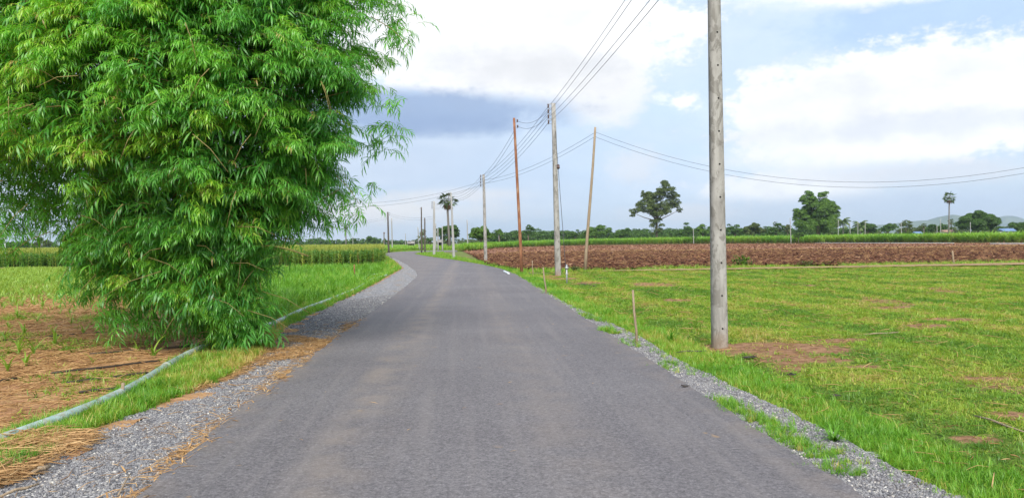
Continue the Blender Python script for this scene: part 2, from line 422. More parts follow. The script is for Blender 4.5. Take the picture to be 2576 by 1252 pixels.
CORN = M('corn_leaf', tint_leaf([(0, (.055, .16, .026)), (.6, (.14, .30, .04)), (.85, (.30, .40, .06)), (1, (.46, .40, .12))], .35, .35, .06))
TASSEL = M('corn_tassel', lambda t, o: leafy(t, o, t.ramp(island(t), [(0, (.26, .33, .06)), (1, (.44, .44, .11))]), .3, .02))
CANE = M('cane_leaf', tint_leaf([(0, (.08, .22, .03)), (.55, (.21, .42, .045)), (.85, (.34, .50, .07)), (1, (.40, .38, .12))], .4, .35, .05))
CANEDRY = M('cane_dry_leaf', lambda t, o: leafy(t, o, t.ramp(island(t), [(0, (.16, .11, .04)), (1, (.36, .27, .10))]), .2, .02))
SEED = M('seedling_leaf', lambda t, o: leafy(t, o, t.ramp(island(t), [(0, (.13, .30, .03)), (1, (.30, .44, .06))]), .4, .05))
CROWN = [M('tree_leaf_dark', crown_leaf((.020, .060, .012), (.10, .20, .025))),
         M('tree_leaf_mid', crown_leaf((.026, .078, .012), (.145, .27, .028))),
         M('tree_leaf_olive', crown_leaf((.035, .062, .016), (.14, .19, .04))),
         M('tree_leaf_pale', crown_leaf((.07, .10, .045), (.19, .22, .085)))]
PALM = M('palm_leaf', crown_leaf((.03, .065, .022), (.12, .17, .05), .2))
PALMDRY = M('palm_dry_leaf', crown_leaf((.10, .055, .028), (.24, .15, .075), .15))
def m_bark(c0, c1):
    return lambda t, o: pbsdf(t, o, t.mix(t.noise(3, 4, t.mapping(t.obj(), (4, 4, 1))), c0, c1), .9, t.bump(t.noise(9, 4, t.mapping(t.obj(), (4, 4, 1))), .6, .05), .15)
BARK = M('bark', m_bark((.07, .05, .035), (.20, .16, .12)))
PBARK = M('palm_bark', m_bark((.10, .09, .085), (.24, .215, .19)))
CULM = M('bamboo_culm', m_bark((.14, .13, .04), (.34, .27, .11)))
def m_conc(t, out):
    p = t.obj(); f = t.noise(2.6, 5, t.mapping(p, (2.2, 2.2, .55)), .65, .4); g = t.noise(40, 3, p, .7)
    e = t.ss(t.noise(4.2, 6, t.mapping(p, (1.6, 1.6, .8), loc=(4, 2, 1)), .72, .6), .50, .56)
    col = t.mix(t.ss(f, .32, .68), (.22, .207, .19), (.345, .33, .305))
    col = t.mix(t.math('MULTIPLY', e, .85), col, (.175, .163, .145))
    col = t.mix(t.math('MULTIPLY', t.ss(t.noise(1.4, 4, t.mapping(p, (3, 3, .35), loc=(1, 5, 2)), .6), .52, .66), .45), col, (.43, .415, .385))
    sz = t.new('ShaderNodeSeparateXYZ'); t.l.new(p, sz.inputs[0])
    col = t.mix(t.math('MULTIPLY', t.ss(t.math('ADD', sz.outputs[2], t.math('MULTIPLY', t.noise(6, 3, p), .3)), .55, .2), .6), col, (.22, .155, .10))
    col = t.mix(t.math('MULTIPLY', t.ss(g, .62, .72), .35), col, (.14, .13, .12))
    pbsdf(t, out, col, .9, t.bump(t.math('ADD', g, t.math('MULTIPLY', e, 1.2)), .35, .01), .2)
CONC = M('concrete', m_conc)
CONCF = M('far_concrete', lambda t, o: pbsdf(t, o, t.mix(t.noise(2, 3, t.obj()), (.25, .245, .235), (.38, .375, .36)), .9, None, .2))
DARK = M('hole_shade', lambda t, o: pbsdf(t, o, (.012, .011, .010), .9))
def m_rust(t, out):
    p = t.obj(); f = t.noise(3, 5, t.mapping(p, (2, 2, .6)), .65)
    pbsdf(t, out, t.ramp(f, [(.25, (.10, .045, .028)), (.5, (.24, .10, .05)), (.62, (.33, .17, .085)), (.75, (.30, .26, .22))]), .8, t.bump(f, .4, .01), .3)
RUST = M('rusty_steel', m_rust)
WOOD = M('weathered_wood', m_bark((.17, .12, .075), (.42, .33, .23)))
DWOOD = M('dark_wood', m_bark((.055, .045, .038), (.14, .115, .095)))
WIRE = M('wire', lambda t, o: pbsdf(t, o, (.045, .045, .05), .6))
INSUL = M('insulator', lambda t, o: pbsdf(t, o, t.mix(t.noise(8, 2, t.obj()), (.05, .028, .022), (.12, .07, .055)), .35, None, .5))
STEEL = M('galvanised_steel', lambda t, o: pbsdf(t, o, t.mix(t.noise(12, 3, t.obj()), (.28, .29, .30), (.45, .46, .47)), .5, None, .5, .6))
def m_pvc(t, out):
    p = t.pos(); f = t.noise(3.5, 4, p, .6); d = t.noise(16, 4, p, .7)
    col = t.mix(t.ss(f, .3, .7), (.22, .34, .34), (.40, .50, .48)); col = t.mix(t.math('MULTIPLY', t.ss(d, .40, .66), .75), col, (.27, .23, .15))
    pbsdf(t, out, col, .5, None, .4)
PVC = M('faded_blue_pvc', m_pvc)
PVCW = M('white_pvc', lambda t, o: pbsdf(t, o, t.mix(t.noise(9, 4, t.pos()), (.52, .60, .62), (.74, .75, .73)), .5, None, .4))
BLACKP = M('black_drip_tape', lambda t, o: pbsdf(t, o, t.mix(t.noise(7, 4, t.pos()), (.018, .017, .016), (.07, .05, .035)), .6))
PATH = M('dirt_path', m_soil((.23, .15, .08), (.37, .25, .145), 1.))
OCHRE = M('ochre_stubble', m_soil((.24, .16, .055), (.40, .28, .10), .9))
HILL = M('hill_scrub', lambda t, o: pbsdf(t, o, t.mix(t.ss(t.noise(.012, 6, t.pos(), .7), .35, .65), (.035, .065, .025), (.12, .15, .06)), .95, None, .05))
WALLM = M('plaster_wall', lambda t, o: pbsdf(t, o, t.mix(t.noise(1.5, 4, t.obj()), (.42, .40, .36), (.60, .58, .54)), .9))
ROOFG = M('grey_roof', lambda t, o: pbsdf(t, o, t.mix(t.noise(1.2, 4, t.obj()), (.20, .19, .18), (.32, .30, .28)), .9, None, .1))
ROOFB = M('blue_roof', lambda t, o: pbsdf(t, o, t.mix(t.noise(1.2, 3, t.obj()), (.10, .17, .32), (.17, .26, .42)), .5, None, .4))
ROOFR = M('rust_roof', lambda t, o: pbsdf(t, o, t.mix(t.noise(1.2, 4, t.obj()), (.28, .15, .10), (.46, .33, .25)), .7, None, .3))
GLASS = M('dark_window', lambda t, o: pbsdf(t, o, (.03, .035, .04), .2, None, .5))

# ------------------------------------------------------------------ ground, road, verges, fields
def struct(o): o['kind'] = 'structure'; return o
gv = np.array([(-6800, -55, -.03), (6800, -55, -.03), (6800, 9200, -.03), (-6800, 9200, -.03)])
struct(link('ground', np_mesh('ground', gv, [(0, 1, 2, 3)], GROUND)))

LEFT = [(387, 1252), (470, 1170), (561, 1088), (650, 1010), (747, 937), (820, 881), (894, 825), (985, 755), (1035, 714), (1052, 697), (1050, 687), (1040, 677), (1025, 667), (1003, 655), (983, 646), (968, 640.5), (966, 638.5), (973, 636.8), (985, 635.3), (1007, 633.6), (1040, 632.2), (1075, 631.2), (1110, 630.6), (1150, 630)]
RIGHT = [(2130, 1252), (1774, 1014), (1600, 896), (1450, 795), (1380, 748), (1330, 715), (1296, 692), (1262, 679), (1210, 667), (1150, 656.5), (1099.6, 649.5), (1065, 644), (1044, 640), (1042, 638), (1054, 636.2), (1077, 634.6), (1110, 633.6), (1150, 632.8)]
def dense(pts, step):
    out = [pts[0]]
    for a, b in zip(pts[:-1], pts[1:]):
        n = max(1, int(np.linalg.norm(b-a)/step(a)))
        out += [a+(b-a)*k/n for k in range(1, n+1)]
    return np.array(out)
def smooth(P, it=2):
    for _ in range(it):
        Q = P.copy(); Q[1:-1] = P[:-2]*.25+P[1:-1]*.5+P[2:]*.25; P = Q
    return P
Lw = np.array([G(*p)[:2] for p in LEFT]); Rw = np.array([G(*p)[:2] for p in RIGHT])
Lw = np.vstack([Lw[0]-RD*16+RN*-.25, Lw[0]-RD*2+RN*-.2, Lw]); Rw = np.vstack([Rw[0]-RD*16, Rw[0]-RD*2, Rw])
stp = lambda a: .10 if np.hypot(*a) < 30 else .8
Lw = smooth(dense(Lw, stp), 6); Rw = smooth(dense(Rw, stp), 6)
def ragged(P, amp, seed):
    d = np.gradient(P, axis=0); d /= np.linalg.norm(d, axis=1)[:, None]+1e-9; nn = np.stack([d[:, 1], -d[:, 0]], -1)
    return P+nn*((vnoise(P[:, 0], P[:, 1], 2.5, seed, 3)-.5)*2*amp)[:, None]
Le = ragged(Lw, .06, 3); Re = ragged(Rw, .045, 4)
ROADZ = .075
loop = np.vstack([Le, Re[::-1]]); n = len(loop)
tri = geometry.tessellate_polygon([[Vector((p[0], p[1], 0)) for p in loop]])
dd = np.roll(loop, -1, 0)-np.roll(loop, 1, 0); dd /= np.linalg.norm(dd, axis=1)[:, None]+1e-9
ctr = np.stack([dd[:, 1], -dd[:, 0]], -1)
area = np.sum(loop[:, 0]*np.roll(loop[:, 1], -1)-np.roll(loop[:, 0], -1)*loop[:, 1])
ctr *= (1 if area > 0 else -1)
V = np.vstack([np.c_[loop, np.full(n, ROADZ)], np.c_[loop+ctr*.035, np.full(n, ROADZ-.03)], np.c_[loop+ctr*.06, np.full(n, -.02)]])
F = [tuple(t_) for t_ in tri]
for i in range(n):
    j = (i+1) % n
    F += [(i, j, j+n, i+n), (i+n, j+n, j+2*n, i+2*n)]
rme = np_mesh('road', V, F, ASPH)
import bmesh
bm = bmesh.new(); bm.from_mesh(rme); bmesh.ops.recalc_face_normals(bm, faces=bm.faces); bm.to_mesh(rme); bm.free()
struct(link('road', rme))
def side_of(P, X, Y):      # +right of road centre line in the straight stretch
    return X*RN[0]+Y*RN[1]

# verge strips of gravel
LOUT = [(-200, 1330), (0, 1235), (150, 1150), (241, 1090), (348, 1050), (449, 1012), (561, 962), (646, 915), (680, 880), (700, 850), (740, 812), (830, 765), (950, 708), (1006, 676), (988, 657), (966, 645)]
ROUT = [(2700, 1420), (2380, 1252), (2250, 1190), (2050, 1080), (1850, 985), (1700, 910), (1600, 848), (1500, 800), (1420, 765), (1360, 728), (1312, 698), (1270, 680)]
Lo = np.array([G(*p)[:2] for p in LOUT]); Ro = np.array([G(*p)[:2] for p in ROUT])
Lo = np.vstack([Lo[0]-RD*12, Lo]); Ro = np.vstack([Ro[0]-RD*12, Ro])
def cut(P, ymax): return P[P[:, 1] < ymax]
Lin = cut(Lw, 82)[::12]+RN*.12; Rin = cut(Rw, 52)[::12]-RN*.12
LGRAV = np.vstack([Lo, Lin[::-1]]); RGRAV = np.vstack([Ro, Rin[::-1]])
hg = lambda X, Y: .028+.030*vnoise(X, Y, 3., 11, 3)
near = lambda P: P
sheet('gravel_verge', LGRAV, .07, hg, GRAVEL, jitter=.10)
sheet('gravel_verge', RGRAV, .07, hg, GRAVEL, jitter=.10)

# left field (straw covered) and right field (grass)
drip = G(440, 818)[:2]-G(0, 858)[:2]; drip /= np.linalg.norm(drip); dnrm = np.array([-drip[1], drip[0]])
def hL(X, Y):
    s = X*dnrm[0]+Y*dnrm[1]
    rim = np.clip((-2.3-(X*RN[0]+Y*RN[1]))/.8, 0, 1)
    return .012+.022*vnoise(X, Y, 1.7, 21, 4)+rim*(.028*(np.sin(s*2*PI/.75)*.5+.5)+.05*vnoise(X, Y, 6, 22, 3)-.02)
LFIELD = [(-45, 2.5)]+[tuple(p+np.array([.25, 0])) for p in Lo]+[(-12, 60), (-45, 60)]
sheet('straw_field', LFIELD, .09, hL, SOIL_L)
pathpx = [(1285, 692), (1400, 690), (1580, 686), (1800, 682), (2150, 676), (2576, 669), (3000, 662)]
PW = np.array([G(*p)[:2] for p in pathpx])
RFIELD = np.vstack([Ro+np.array([-.25, 0]), PW, [(45, 30), (40, -5)]])
def hR(X, Y):
    e = np.clip((X*RN[0]+Y*RN[1]-R_OFF-.5)/1.5, 0, 1)
    return .010+.015*vnoise(X, Y, 2., 31, 3)+e*(.09*vnoise(X, Y, .9, 32, 3)+.03*vnoise(X, Y, 5, 33, 2)-.02)
gf = sheet('grass_field', RFIELD, .11, hR, TURF)
# bare soil showing through the grass
BARE = [(1960, 886, .95, .62), (1860, 882, .55, .4), (1760, 880, .4, .4), (1640, 720, .75, 1.4), (1480, 716, .6, 1.0), (1415, 704, .55, .8), (2250, 780, .35, .3), (2330, 830, .35, .35), (2110, 866, .35, .25), (2570, 1060, .22, .2), (2010, 915, .6, .2), (1700, 760, .35, .5), (2480, 960, .3, .12), (2400, 815, .5, .3), (2170, 930, .2, .12), (2450, 1120, .18, .1)]
def bareness(X, Y):
    b_ = np.zeros(np.shape(X))
    for (px, py, rx, ry) in BARE:
        c0 = G(px, py)[:2]; b_ = np.maximum(b_, np.clip(1.35-np.sqrt(((X-c0[0])/rx)**2+((Y-c0[1])/ry)**2)*.8, 0, 1))
    s_ = vnoise(X, Y, .55, 32, 3)*.6+vnoise(X*1.8-Y*.25, Y*.35, .9, 35, 2)*.4
    return np.maximum(b_, np.clip((s_-.62)*4.5, 0, .6))
co = np.empty(len(gf.data.vertices)*3, np.float32); gf.data.vertices.foreach_get('co', co); co = co.reshape(-1, 3)
gf.data.attributes.new('bare', 'FLOAT', 'POINT').data.foreach_set('value', bareness(co[:, 0], co[:, 1]).astype(np.float32))
# dirt path, weedy strip, ploughed land
def band(px0, px1): return np.vstack([[G(*p)[:2] for p in px0], [G(*p)[:2] for p in px1[::-1]]])
PATHB = band([(1520, 688), (1580, 686.8), (1800, 684), (2150, 678.5), (2576, 671.5), (3000, 665)], [(1520, 687), (1580, 685), (1800, 680.6), (2150, 673.5), (2576, 665.5), (3000, 659)])
sheet('dirt_path', PATHB, .15, lambda X, Y: .12+.03*vnoise(X, Y, 1.5, 41, 2), PATH, jitter=.5)
front = [(1225, 667), (1300, 681), (1480, 683), (1800, 677), (2150, 671), (2576, 663), (3050, 655)]
och0 = [(1190, 644), (1300, 637.5), (1500, 634), (1800, 631.5), (2050, 629), (2300, 625), (2576, 620), (3050, 613)]
och1 = [(1190, 642.5), (1300, 636), (1500, 632.3), (1800, 629.5), (2050, 626.8), (2300, 622.5), (2576, 617.3), (3050, 610.5)]
canef = [(1165, 632), (1250, 624), (1400, 619), (1500, 617), (1725, 614), (2000, 612.5), (2300, 612), (2576, 611.5), (3050, 606.5)]
PLOUGH = band(front, och0); DRYB = band(och1, canef)
hp = lambda X, Y: .02+.12*vnoise(X, Y, .8, 51, 3)+.13*vnoise(X, Y, 3.1, 52, 2)
sheet('ploughed_field', PLOUGH, .28, hp, SOIL_R)
sheet('dry_ploughed_field', DRYB, .7, lambda X, Y: .005+.06*vnoise(X, Y, .5, 53, 3), SOIL_B)
sheet('stubble_strip', band(och0, och1), .5, lambda X, Y: .10+.05*vnoise(X, Y, .7, 54, 2), OCHRE)

# hills on the right horizon
def hills(name, ridge, D, depth, label_seed):
    P = np.array([AT(a, b, D) for a, b in ridge]); xs = np.linspace(P[0, 0], P[-1, 0], 150); zs = np.interp(xs, P[:, 0], P[:, 2])
    ys = np.linspace(-1, 1, 26); X, T = np.meshgrid(xs, ys); Y = D+T*depth
    Z = np.interp(X, xs, zs)*np.exp(-(T*1.9)**2)*(1+.10*(vnoise(X, Y, 1/180., label_seed, 4)-.5)*(np.abs(T)*2+.3))-2*np.abs(T)-.2
    Z[0] = Z[-1] = -1.; Z[:, 0] = Z[:, -1] = -1.
    i = np.arange(X.size).reshape(X.shape); F = np.stack([i[:-1, :-1], i[:-1, 1:], i[1:, 1:], i[1:, :-1]], -1).reshape(-1, 4)
    struct(link(name, np_mesh(name, np.stack([X, Y, Z], -1).reshape(-1, 3), F, HILL, smooth=True)))
hills('hills', [(2080, 596), (2140, 580), (2204, 566), (2254, 562), (2291, 556), (2336, 553.6), (2364, 545.5), (2393, 540), (2416, 548), (2450, 560), (2520, 585), (2560, 594)], 6200, 800, 61)
hills('hills', [(2400, 594), (2450, 570), (2498, 550), (2530, 542.5), (2543, 543), (2576, 555), (2640, 570), (2760, 592)], 7800, 800, 62)

# ------------------------------------------------------------------ concrete poles, timber poles
def pole_frame(base, top):
    b = G(*base); t = AT(top[0], top[1], b[1]); return b, t
def shaft_mesh(b, t, w0, w1, d0, d1, cham, rz):
    m = MB(); H = t-b
    rings = []
    for f in (0, .25, .5, .75, 1):
        w_ = w0+(w1-w0)*f; d_ = d0+(d1-d0)*f; c_ = cham*w_
        pts = [(-w_/2+c_, -d_/2), (w_/2-c_*.35, -d_/2), (w_/2, -d_/2+c_*.35), (w_/2, d_/2-c_*.5), (w_/2-c_*.5, d_/2), (-w_/2+c_, d_/2), (-w_/2, d_/2-c_*.8), (-w_/2, -d_/2+c_*.8)]
        rings.append([(x*math.cos(rz)-y*math.sin(rz)+H[0]*f, x*math.sin(rz)+y*math.cos(rz)+H[1]*f, -.15+(H[2]+.15)*f) for x, y in pts])
    n_ = 8
    for r_ in rings: m.v += r_
    for k in range(4):
        for j in range(n_):
            m.f.append((k*n_+j, k*n_+(j+1) % n_, (k+1)*n_+(j+1) % n_, (k+1)*n_+j)); m.m.append(0)
    m.f.append(tuple(4*n_+j for j in range(n_))); m.m.append(0)
    return m
POLES = {}
def concrete_pole(key, base, top, label, w0=.235, w1=.15, rz=.16, mat=CONC, holes=True, rack=0, group='concrete utility poles along the road', hole_step=.47, name='utility_pole', rack_drop=.12):
    b, t = pole_frame(base, top); o = empty(name, b, label, 'utility pole', group)
    sh = shaft_mesh(b, t, w0, w1, w0*.86, w1*.86, .22, rz).build('shaft', mat, o)
    H = t-b; POLES[key] = (b, t)
    if holes:
        hm = MB(); ang = np.linspace(0, 2*PI, 11)[:-1]
        hm.v = [(.014*math.cos(a), 0, .014*math.sin(a)) for a in ang]+[(.014*math.cos(a), .006, .014*math.sin(a)) for a in ang]
        hm.f = [tuple(range(10))]+[(i, (i+1) % 10, 10+(i+1) % 10, 10+i) for i in range(10)]; hm.m = [0]*11
        hme = hm.mesh('bolt_hole', DARK); z = .33  # dark disc on an unpierced face; the hole's inner shade is its colour
        while z < H[2]-.2:
            f = z/H[2]; d_ = (w0+(w1-w0)*f)*.86/2+.002; ox = .012
            h_ = link('bolt_hole', hme, sh)
            h_.location = (H[0]*f+d_*math.sin(rz)+ox*math.cos(rz), H[1]*f-d_*math.cos(rz)+ox*math.sin(rz), z); h_.rotation_euler = (0, 0, rz); z += hole_step
    for dz_ in (rack if isinstance(rack, list) else [.12+.24*k for k in range(rack)]):
        z = H[2]-dz_; f = z/H[2]; w_ = w0+(w1-w0)*f
        for s_ in (-.09, .09):
            m = MB(); m.box((0, 0, s_), (.22, .03, .018))
            a_ = m.build('bracket', STEEL, o); a_.location = (H[0]*f-w_/2-.09, H[1]*f, z)
        m = MB(); m.tube([(-.06, 0, -.08), (-.06, 0, -.05), (-.06, 0, 0), (-.06, 0, .05), (-.06, 0, .08)], [.03, .042, .028, .042, .03], 10)
        i_ = m.build('insulator', INSUL, a_, True)
    return o
def at_pole(key, dz, dx=0.):
    b, t = POLES[key]; f = 1-dz/(t[2]-b[2]); p = b+(t-b)*f; return p+np.array([dx, 0, 0])
concrete_pole('p1', (1810, 882), (1789, -420), 'tall weathered concrete utility pole standing nearest in the grass field, pierced with bolt holes', rack=[.80, .98, 1.50, 1.68], w0=.208, w1=.132, rz=.17)
concrete_pole('p2', (1404, 696), (1392, 260), 'concrete utility pole with a stay wire beside the second roadside stretch', rack=4, w0=.26, w1=.17)
concrete_pole('p3', (1222, 661), (1216.5, 439), 'concrete utility pole at ploughed field edge where the leftward wires meet', rack=4, mat=CONC, w0=.26, w1=.17)
concrete_pole('p5', (1142, 650), (1134.5, 484), 'pale concrete pole standing just in front of the tall sugar palm', mat=CONCF, rack=3, holes=False, w0=.27)
concrete_pole('p4', (1092, 643), (1092, 506), 'pale concrete pole on the grass tip inside the road bend', mat=CONCF, rack=4, holes=False, w0=.32, w1=.22)

def round_pole(key, base, top, r0, r1, mat, label, name, cat='pole', wob=.0, group=None, D=None, parts=True, n=9):
    b = G(*base) if D is None else np.array([AT(base[0], base[1], D)[0], D, 0.])
    t = AT(top[0], top[1], b[1]); POLES[key] = (b, t); H = t-b
    o = empty(name, b, label, cat, group); m = MB()
    pts = [H*f+np.array([wob*math.sin(f*5.+len(key)), 0, 0]) for f in np.linspace(0, 1, 9)]
    pts[0] = pts[0]-np.array([0, 0, .15])
    m.tube(pts, list(np.linspace(r0, r1, 9)), n); m.build('shaft', mat, o, True)
    return o
def spool(o, key, dz, dx):
    b, t = POLES[key]; p = at_pole(key, dz, dx)-b; m = MB()
    m.tube([p+(0, 0, -.06), p+(0, 0, -.03), p, p+(0, 0, .03), p+(0, 0, .06)], [.03, .045, .025, .045, .03], 10); m.build('insulator', INSUL, o, True)
    q = at_pole(key, dz)-b; 
    for s_ in (-.07, .07): m = MB(); m.box((p+q)/2+(0, 0, s_), (abs(dx)+.05, .025, .012)); m.build('bracket', STEEL, o)
o = round_pole('rust', (1313, 689), (1293, 297), .085, .06, RUST, 'slender rusty steel pole leaning left near the second concrete pole', 'steel_pole')
spool(o, 'rust', .14, .16); spool(o, 'rust', .42, .16)
o = round_pole('wood', (1472, 685), (1497, 320), .085, .055, WOOD, 'thin leaning timber pole carrying two wires over the field', 'timber_pole', wob=.02)
o = round_pole('blk', (1060.5, 638), (1060, 521), .12, .09, DWOOD, 'dark thin timber pole at the tip of the grass inside the bend', 'timber_pole'); spool(o, 'blk', .2, -.2)
o = round_pole('g976', (978, 636), (975.5, 533), .17, .12, DWOOD, 'grey timber pole standing in the crops at the outside of the bend', 'timber_pole'); spool(o, 'g976', .2, .25); spool(o, 'g976', .5, .25)
FP = [('f1', (987, 618), (985, 548), 150, 'pale pole just right of the grey timber pole at the bend', CONCF),
      ('f2', (1069, 630), (1068.5, 548), 125, 'thin dark pole right of the black timber pole, past the bend', DWOOD),
      ('f3', (1055, 620), (1051, 571), 170, 'thin grey pole leaning beside the feathery tree', CONCF),
      ('f4', (1020, 614), (1020, 587), 260, 'small far pole standing alone beyond the bend', CONCF),
      ('f5', (1096.5, 617), (1096, 562), 170, 'grey pole directly behind the pale pole inside the bend', CONCF),
      ('f6', (1139, 620), (1136, 548), 150, 'short grey pole directly behind the pale pole at the palm', CONCF),
      ('f7', (1177, 618), (1175, 553), 160, 'grey pole with insulators left of the round leafy tree', CONCF),
      ('f8', (1257, 605), (1252, 578), 260, 'small far pole right of the third concrete pole', CONCF),
      ('f9', (888, 612), (887.5, 595), 300, 'tiny far pole among the trees left of the dead palm', CONCF),
      ('f10', (1990, 604), (1987.5, 548), 240, 'pale pole in front of the left side of the big rain tree', CONCF),
      ('f11', (2108.5, 600), (2109, 554), 260, 'pale post between the rain tree and the coconut palm', CONCF),
      ('f12', (2139, 600), (2138, 557), 260, 'white post right of the taller coconut palm', CONCF),
      ('f13', (2158, 600), (2158, 557), 262, 'pale post left of the bushy coconut palm', CONCF),
      ('f14', (2176, 600), (2176.5, 557), 262, 'pale post right of the bushy coconut palm', CONCF),
      ('f15', (2268, 596), (2267, 560), 250, 'white post in front of the wispy tree before the hills', CONCF),
      ('f16', (2366.5, 596), (2366, 551), 255, 'thin grey pole left of the tall sugar palm before the hills', CONCF),
      ('f17', (2357.5, 596), (2357, 568), 250, 'short pale post left of the grey pole by the tall sugar palm', CONCF),
      ('f18', (2441.5, 594), (2441, 559), 240, 'pale post in front of the round mango tree', CONCF),
      ('f19', (1745, 604), (1744, 574), 270, 'thin far pole among banana plants right of the tall ragged tree', CONCF),
      ('f20', (1113, 615), (1112.5, 569), 150, 'pale post in front of the dark tree, left of the palm trunk', CONCF),
      ('f21', (1102, 615), (1101.5, 575), 150, 'shorter pale post at the left edge of the dark tree', CONCF)]
for k, b_, t_, D_, lab, mt in FP:
    round_pole(k, b_, t_, .13, .10, mt, lab, 'far_pole', D=D_, group='small poles in the distance', n=6)
o = round_pole('riser', (14, 673), (12, 588), .055, .055, PVCW, 'pale blue upright pipe standing at the far left field edge', 'standpipe', 'pipe')
round_pole('endr', (2925, 690), (2925, 322), .085, .055, WOOD, 'timber pole beyond the right edge that carries the two field wires', 'timber_pole')
concrete_pole('endl', (560, 665), (560, 452), 'concrete pole hidden behind the bamboo that ends the leftward wires', holes=False, mat=CONCF, rack=2)
# wires
def wire(a, b, sag, label, group, r=.0075):
    a = np.array(a, float); b = np.array(b, float); m = MB()
    pts = [a+(b-a)*f-np.array([0, 0, 4*sag*f*(1-f)]) for f in np.linspace(0, 1, 25)]
    me = MB(); base = pts[0]
    me.tube([p-base for p in pts], r, 5); ob = me.build('overhead_wire', WIRE, None, True); ob.location = base
    return tag(ob, label, 'wire', group)
P4 = ['topmost', 'second', 'third', 'lowest']
g = 'overhead wires from pole to pole'
for k in range(4):
    wire(at_pole('p1', (.80, .98, 1.50, 1.68)[k], -.2), at_pole('p2', .12+.24*k, -.2), .14, P4[k]+' of four overhead wires rising from second concrete pole out of the picture', g, .006)
    wire(at_pole('p2', .12+.24*k, -.22), at_pole('p3', .12+.24*k, -.2), .45, P4[k]+' of four wires sagging between second and third concrete poles', g)
    wire(at_pole('p3', .12+.24*k, -.2), at_pole('p5', .12+.24*min(k, 2)+.1*(k == 3), -.2), .55, P4[k]+' of four far wires between third pole and the pole by the palm', g, .008)
    wire(at_pole('p5', .12+.24*min(k, 2)+.1*(k == 3), -.2), at_pole('p4', .12+.24*k, -.25), .5, P4[k]+' of four faint wires between the palm pole and bend pole', g, .008)
for k, (u, dz1, dz2) in enumerate((('upper', .14, .2), ('lower', .42, .42))):
    wire(at_pole('p2', dz2, -.15), at_pole('rust', dz1, .16), .35, u+' of two short wires linking second concrete pole to rusty pole', g)
    wire(at_pole('rust', dz1+.5, -.03), at_pole('p3', dz1, -.15), .25, u+' of two wires descending from rusty pole to third concrete pole', g)
    wire(at_pole('wood', .28+.22*k), at_pole('p3', .45+.25*k, -.15), .45, u+' of two wires from leaning timber pole to third concrete pole', g)
    wire(at_pole('wood', .24+.24*k), at_pole('endr', .24+.24*k), 2.25, u+' of two long sagging wires crossing the sky over the right field', g)
    wire(at_pole('p3', .55+.28*k, -.2), at_pole('endl', .2+.28*k), 1.75, u+' of two wires sagging leftward from third pole behind the bamboo', g)
    wire(at_pole('p4', 1.9+.3*k, -.2), at_pole('g976', .2+.3*k, .2), .45, u+' of two thin wires between bend pole and grey timber pole', g, .009)
    wire(at_pole('g976', .85+.3*k, -.1), AT(560, 566+6*k, 80), .7, u+' of two faint wires running left from the grey timber pole', g, .008)
    wire(at_pole('f7', .2+.5*k), at_pole('f8', .2+.5*k), 1.2, u+' of two faint far wires left of third concrete pole', g, .008)
# stay wire of the second pole with its strain insulator and ground rod
sb = G(1426, 716); st = at_pole('p2', 1.2, .06)
o = empty('stay_wire', sb, 'taut stay wire with strain insulator anchoring the second concrete pole', 'stay wire')
v = st-sb; f = 1-(437-330)/(716-330)
m = MB(); m.tube([v*.02, v*.705], .012, 6); m.build('lower_stay', WIRE, o)
m = MB(); m.tube([v*.737, v*1.0], .009, 6); m.build('upper_stay', WIRE, o)
fi = (437-716)/(330-716)
m = MB(); m.tube([v*(fi-.012), v*(fi-.008), v*fi, v*(fi+.008), v*(fi+.012)], [.05, .075, .06, .075, .05], 10); m.build('strain_insulator', INSUL, o, True)
m = MB(); m.tube([(0, 0, -.2), (0, 0, .75)], .028, 8); m.box((0, 0, .62), (.12, .07, .10)); m.box((0, 0, .40), (.10, .06, .05)); m.build('anchor_rod', STEEL, o)

# ------------------------------------------------------------------ stakes
def stake(base, top, r, mat, label, name='stake'):
    b = G(*base); t = AT(top[0], top[1], b[1]); m = MB(); H = t-b
    pts = [np.array([0, 0, -.1]), H*.3+np.array([.006, 0, 0]), H*.62-np.array([.006, 0, 0]), H]
    m.tube(pts, [r*1.05, r, r*.95, r*.8], 7); o = m.build(name, mat, None, True); o.location = b
    return tag(o, label, 'stake', 'stakes along the verges')
stake((1603, 874), (1592, 729), .020, WOOD, 'thin wooden stake in the gravel verge left of nearest concrete pole')
stake((1375, 744), (1366, 672), .024, WOOD, 'thin pale stake on right verge in front of second pole')
stake((2400, 669), (2396, 631), .05, WOOD, 'crooked wooden stake beside the dirt path at ploughed field edge')
stake((893, 700), (891, 665), .030, RUST, 'short reddish stake in the grass in front of the tall corn')
stake((1341, 697), (1339, 655), .022, WOOD, 'slim stake in the weeds right of the rusty steel pole')
stake((308, 1012), (310, 962), .020, WOOD, 'short broken stalk standing beside the blue pipe in straw')

# ------------------------------------------------------------------ irrigation pipes
def pipe(pts, r, mat, label, name='irrigation_pipe', cat='pipe', group=None, joints=(), n=12):
    P = smooth(dense(np.array(pts), lambda a: .35), 3); b = P[0].copy(); P = P-b
    o = empty(name, b, label, cat, group); m = MB(); m.tube(P, r, n); m.build('tube', mat, o, True)
    for j in joints:
        k = int(j*(len(P)-2)); m = MB(); d = P[k+1]-P[k]; d /= np.linalg.norm(d)
        m.tube([P[k]-d*.06, P[k]+d*.06], r*1.18, n); m.build('coupling', mat, o, True)
    return o
PIPE = [(-140, 1158), (0, 1100), (90, 1075), (165, 1050), (260, 1012), (350, 966), (400, 932), (470, 890), (560, 852), (640, 832), (692, 812), (755, 781), (830, 753), (895, 727), (942, 699)]
pipe([G(a, b, .10) for a, b in PIPE], .047, PVC, 'long faded blue plastic pipe snaking along left verge past the bamboo', joints=(.13, .3, .62, .8))
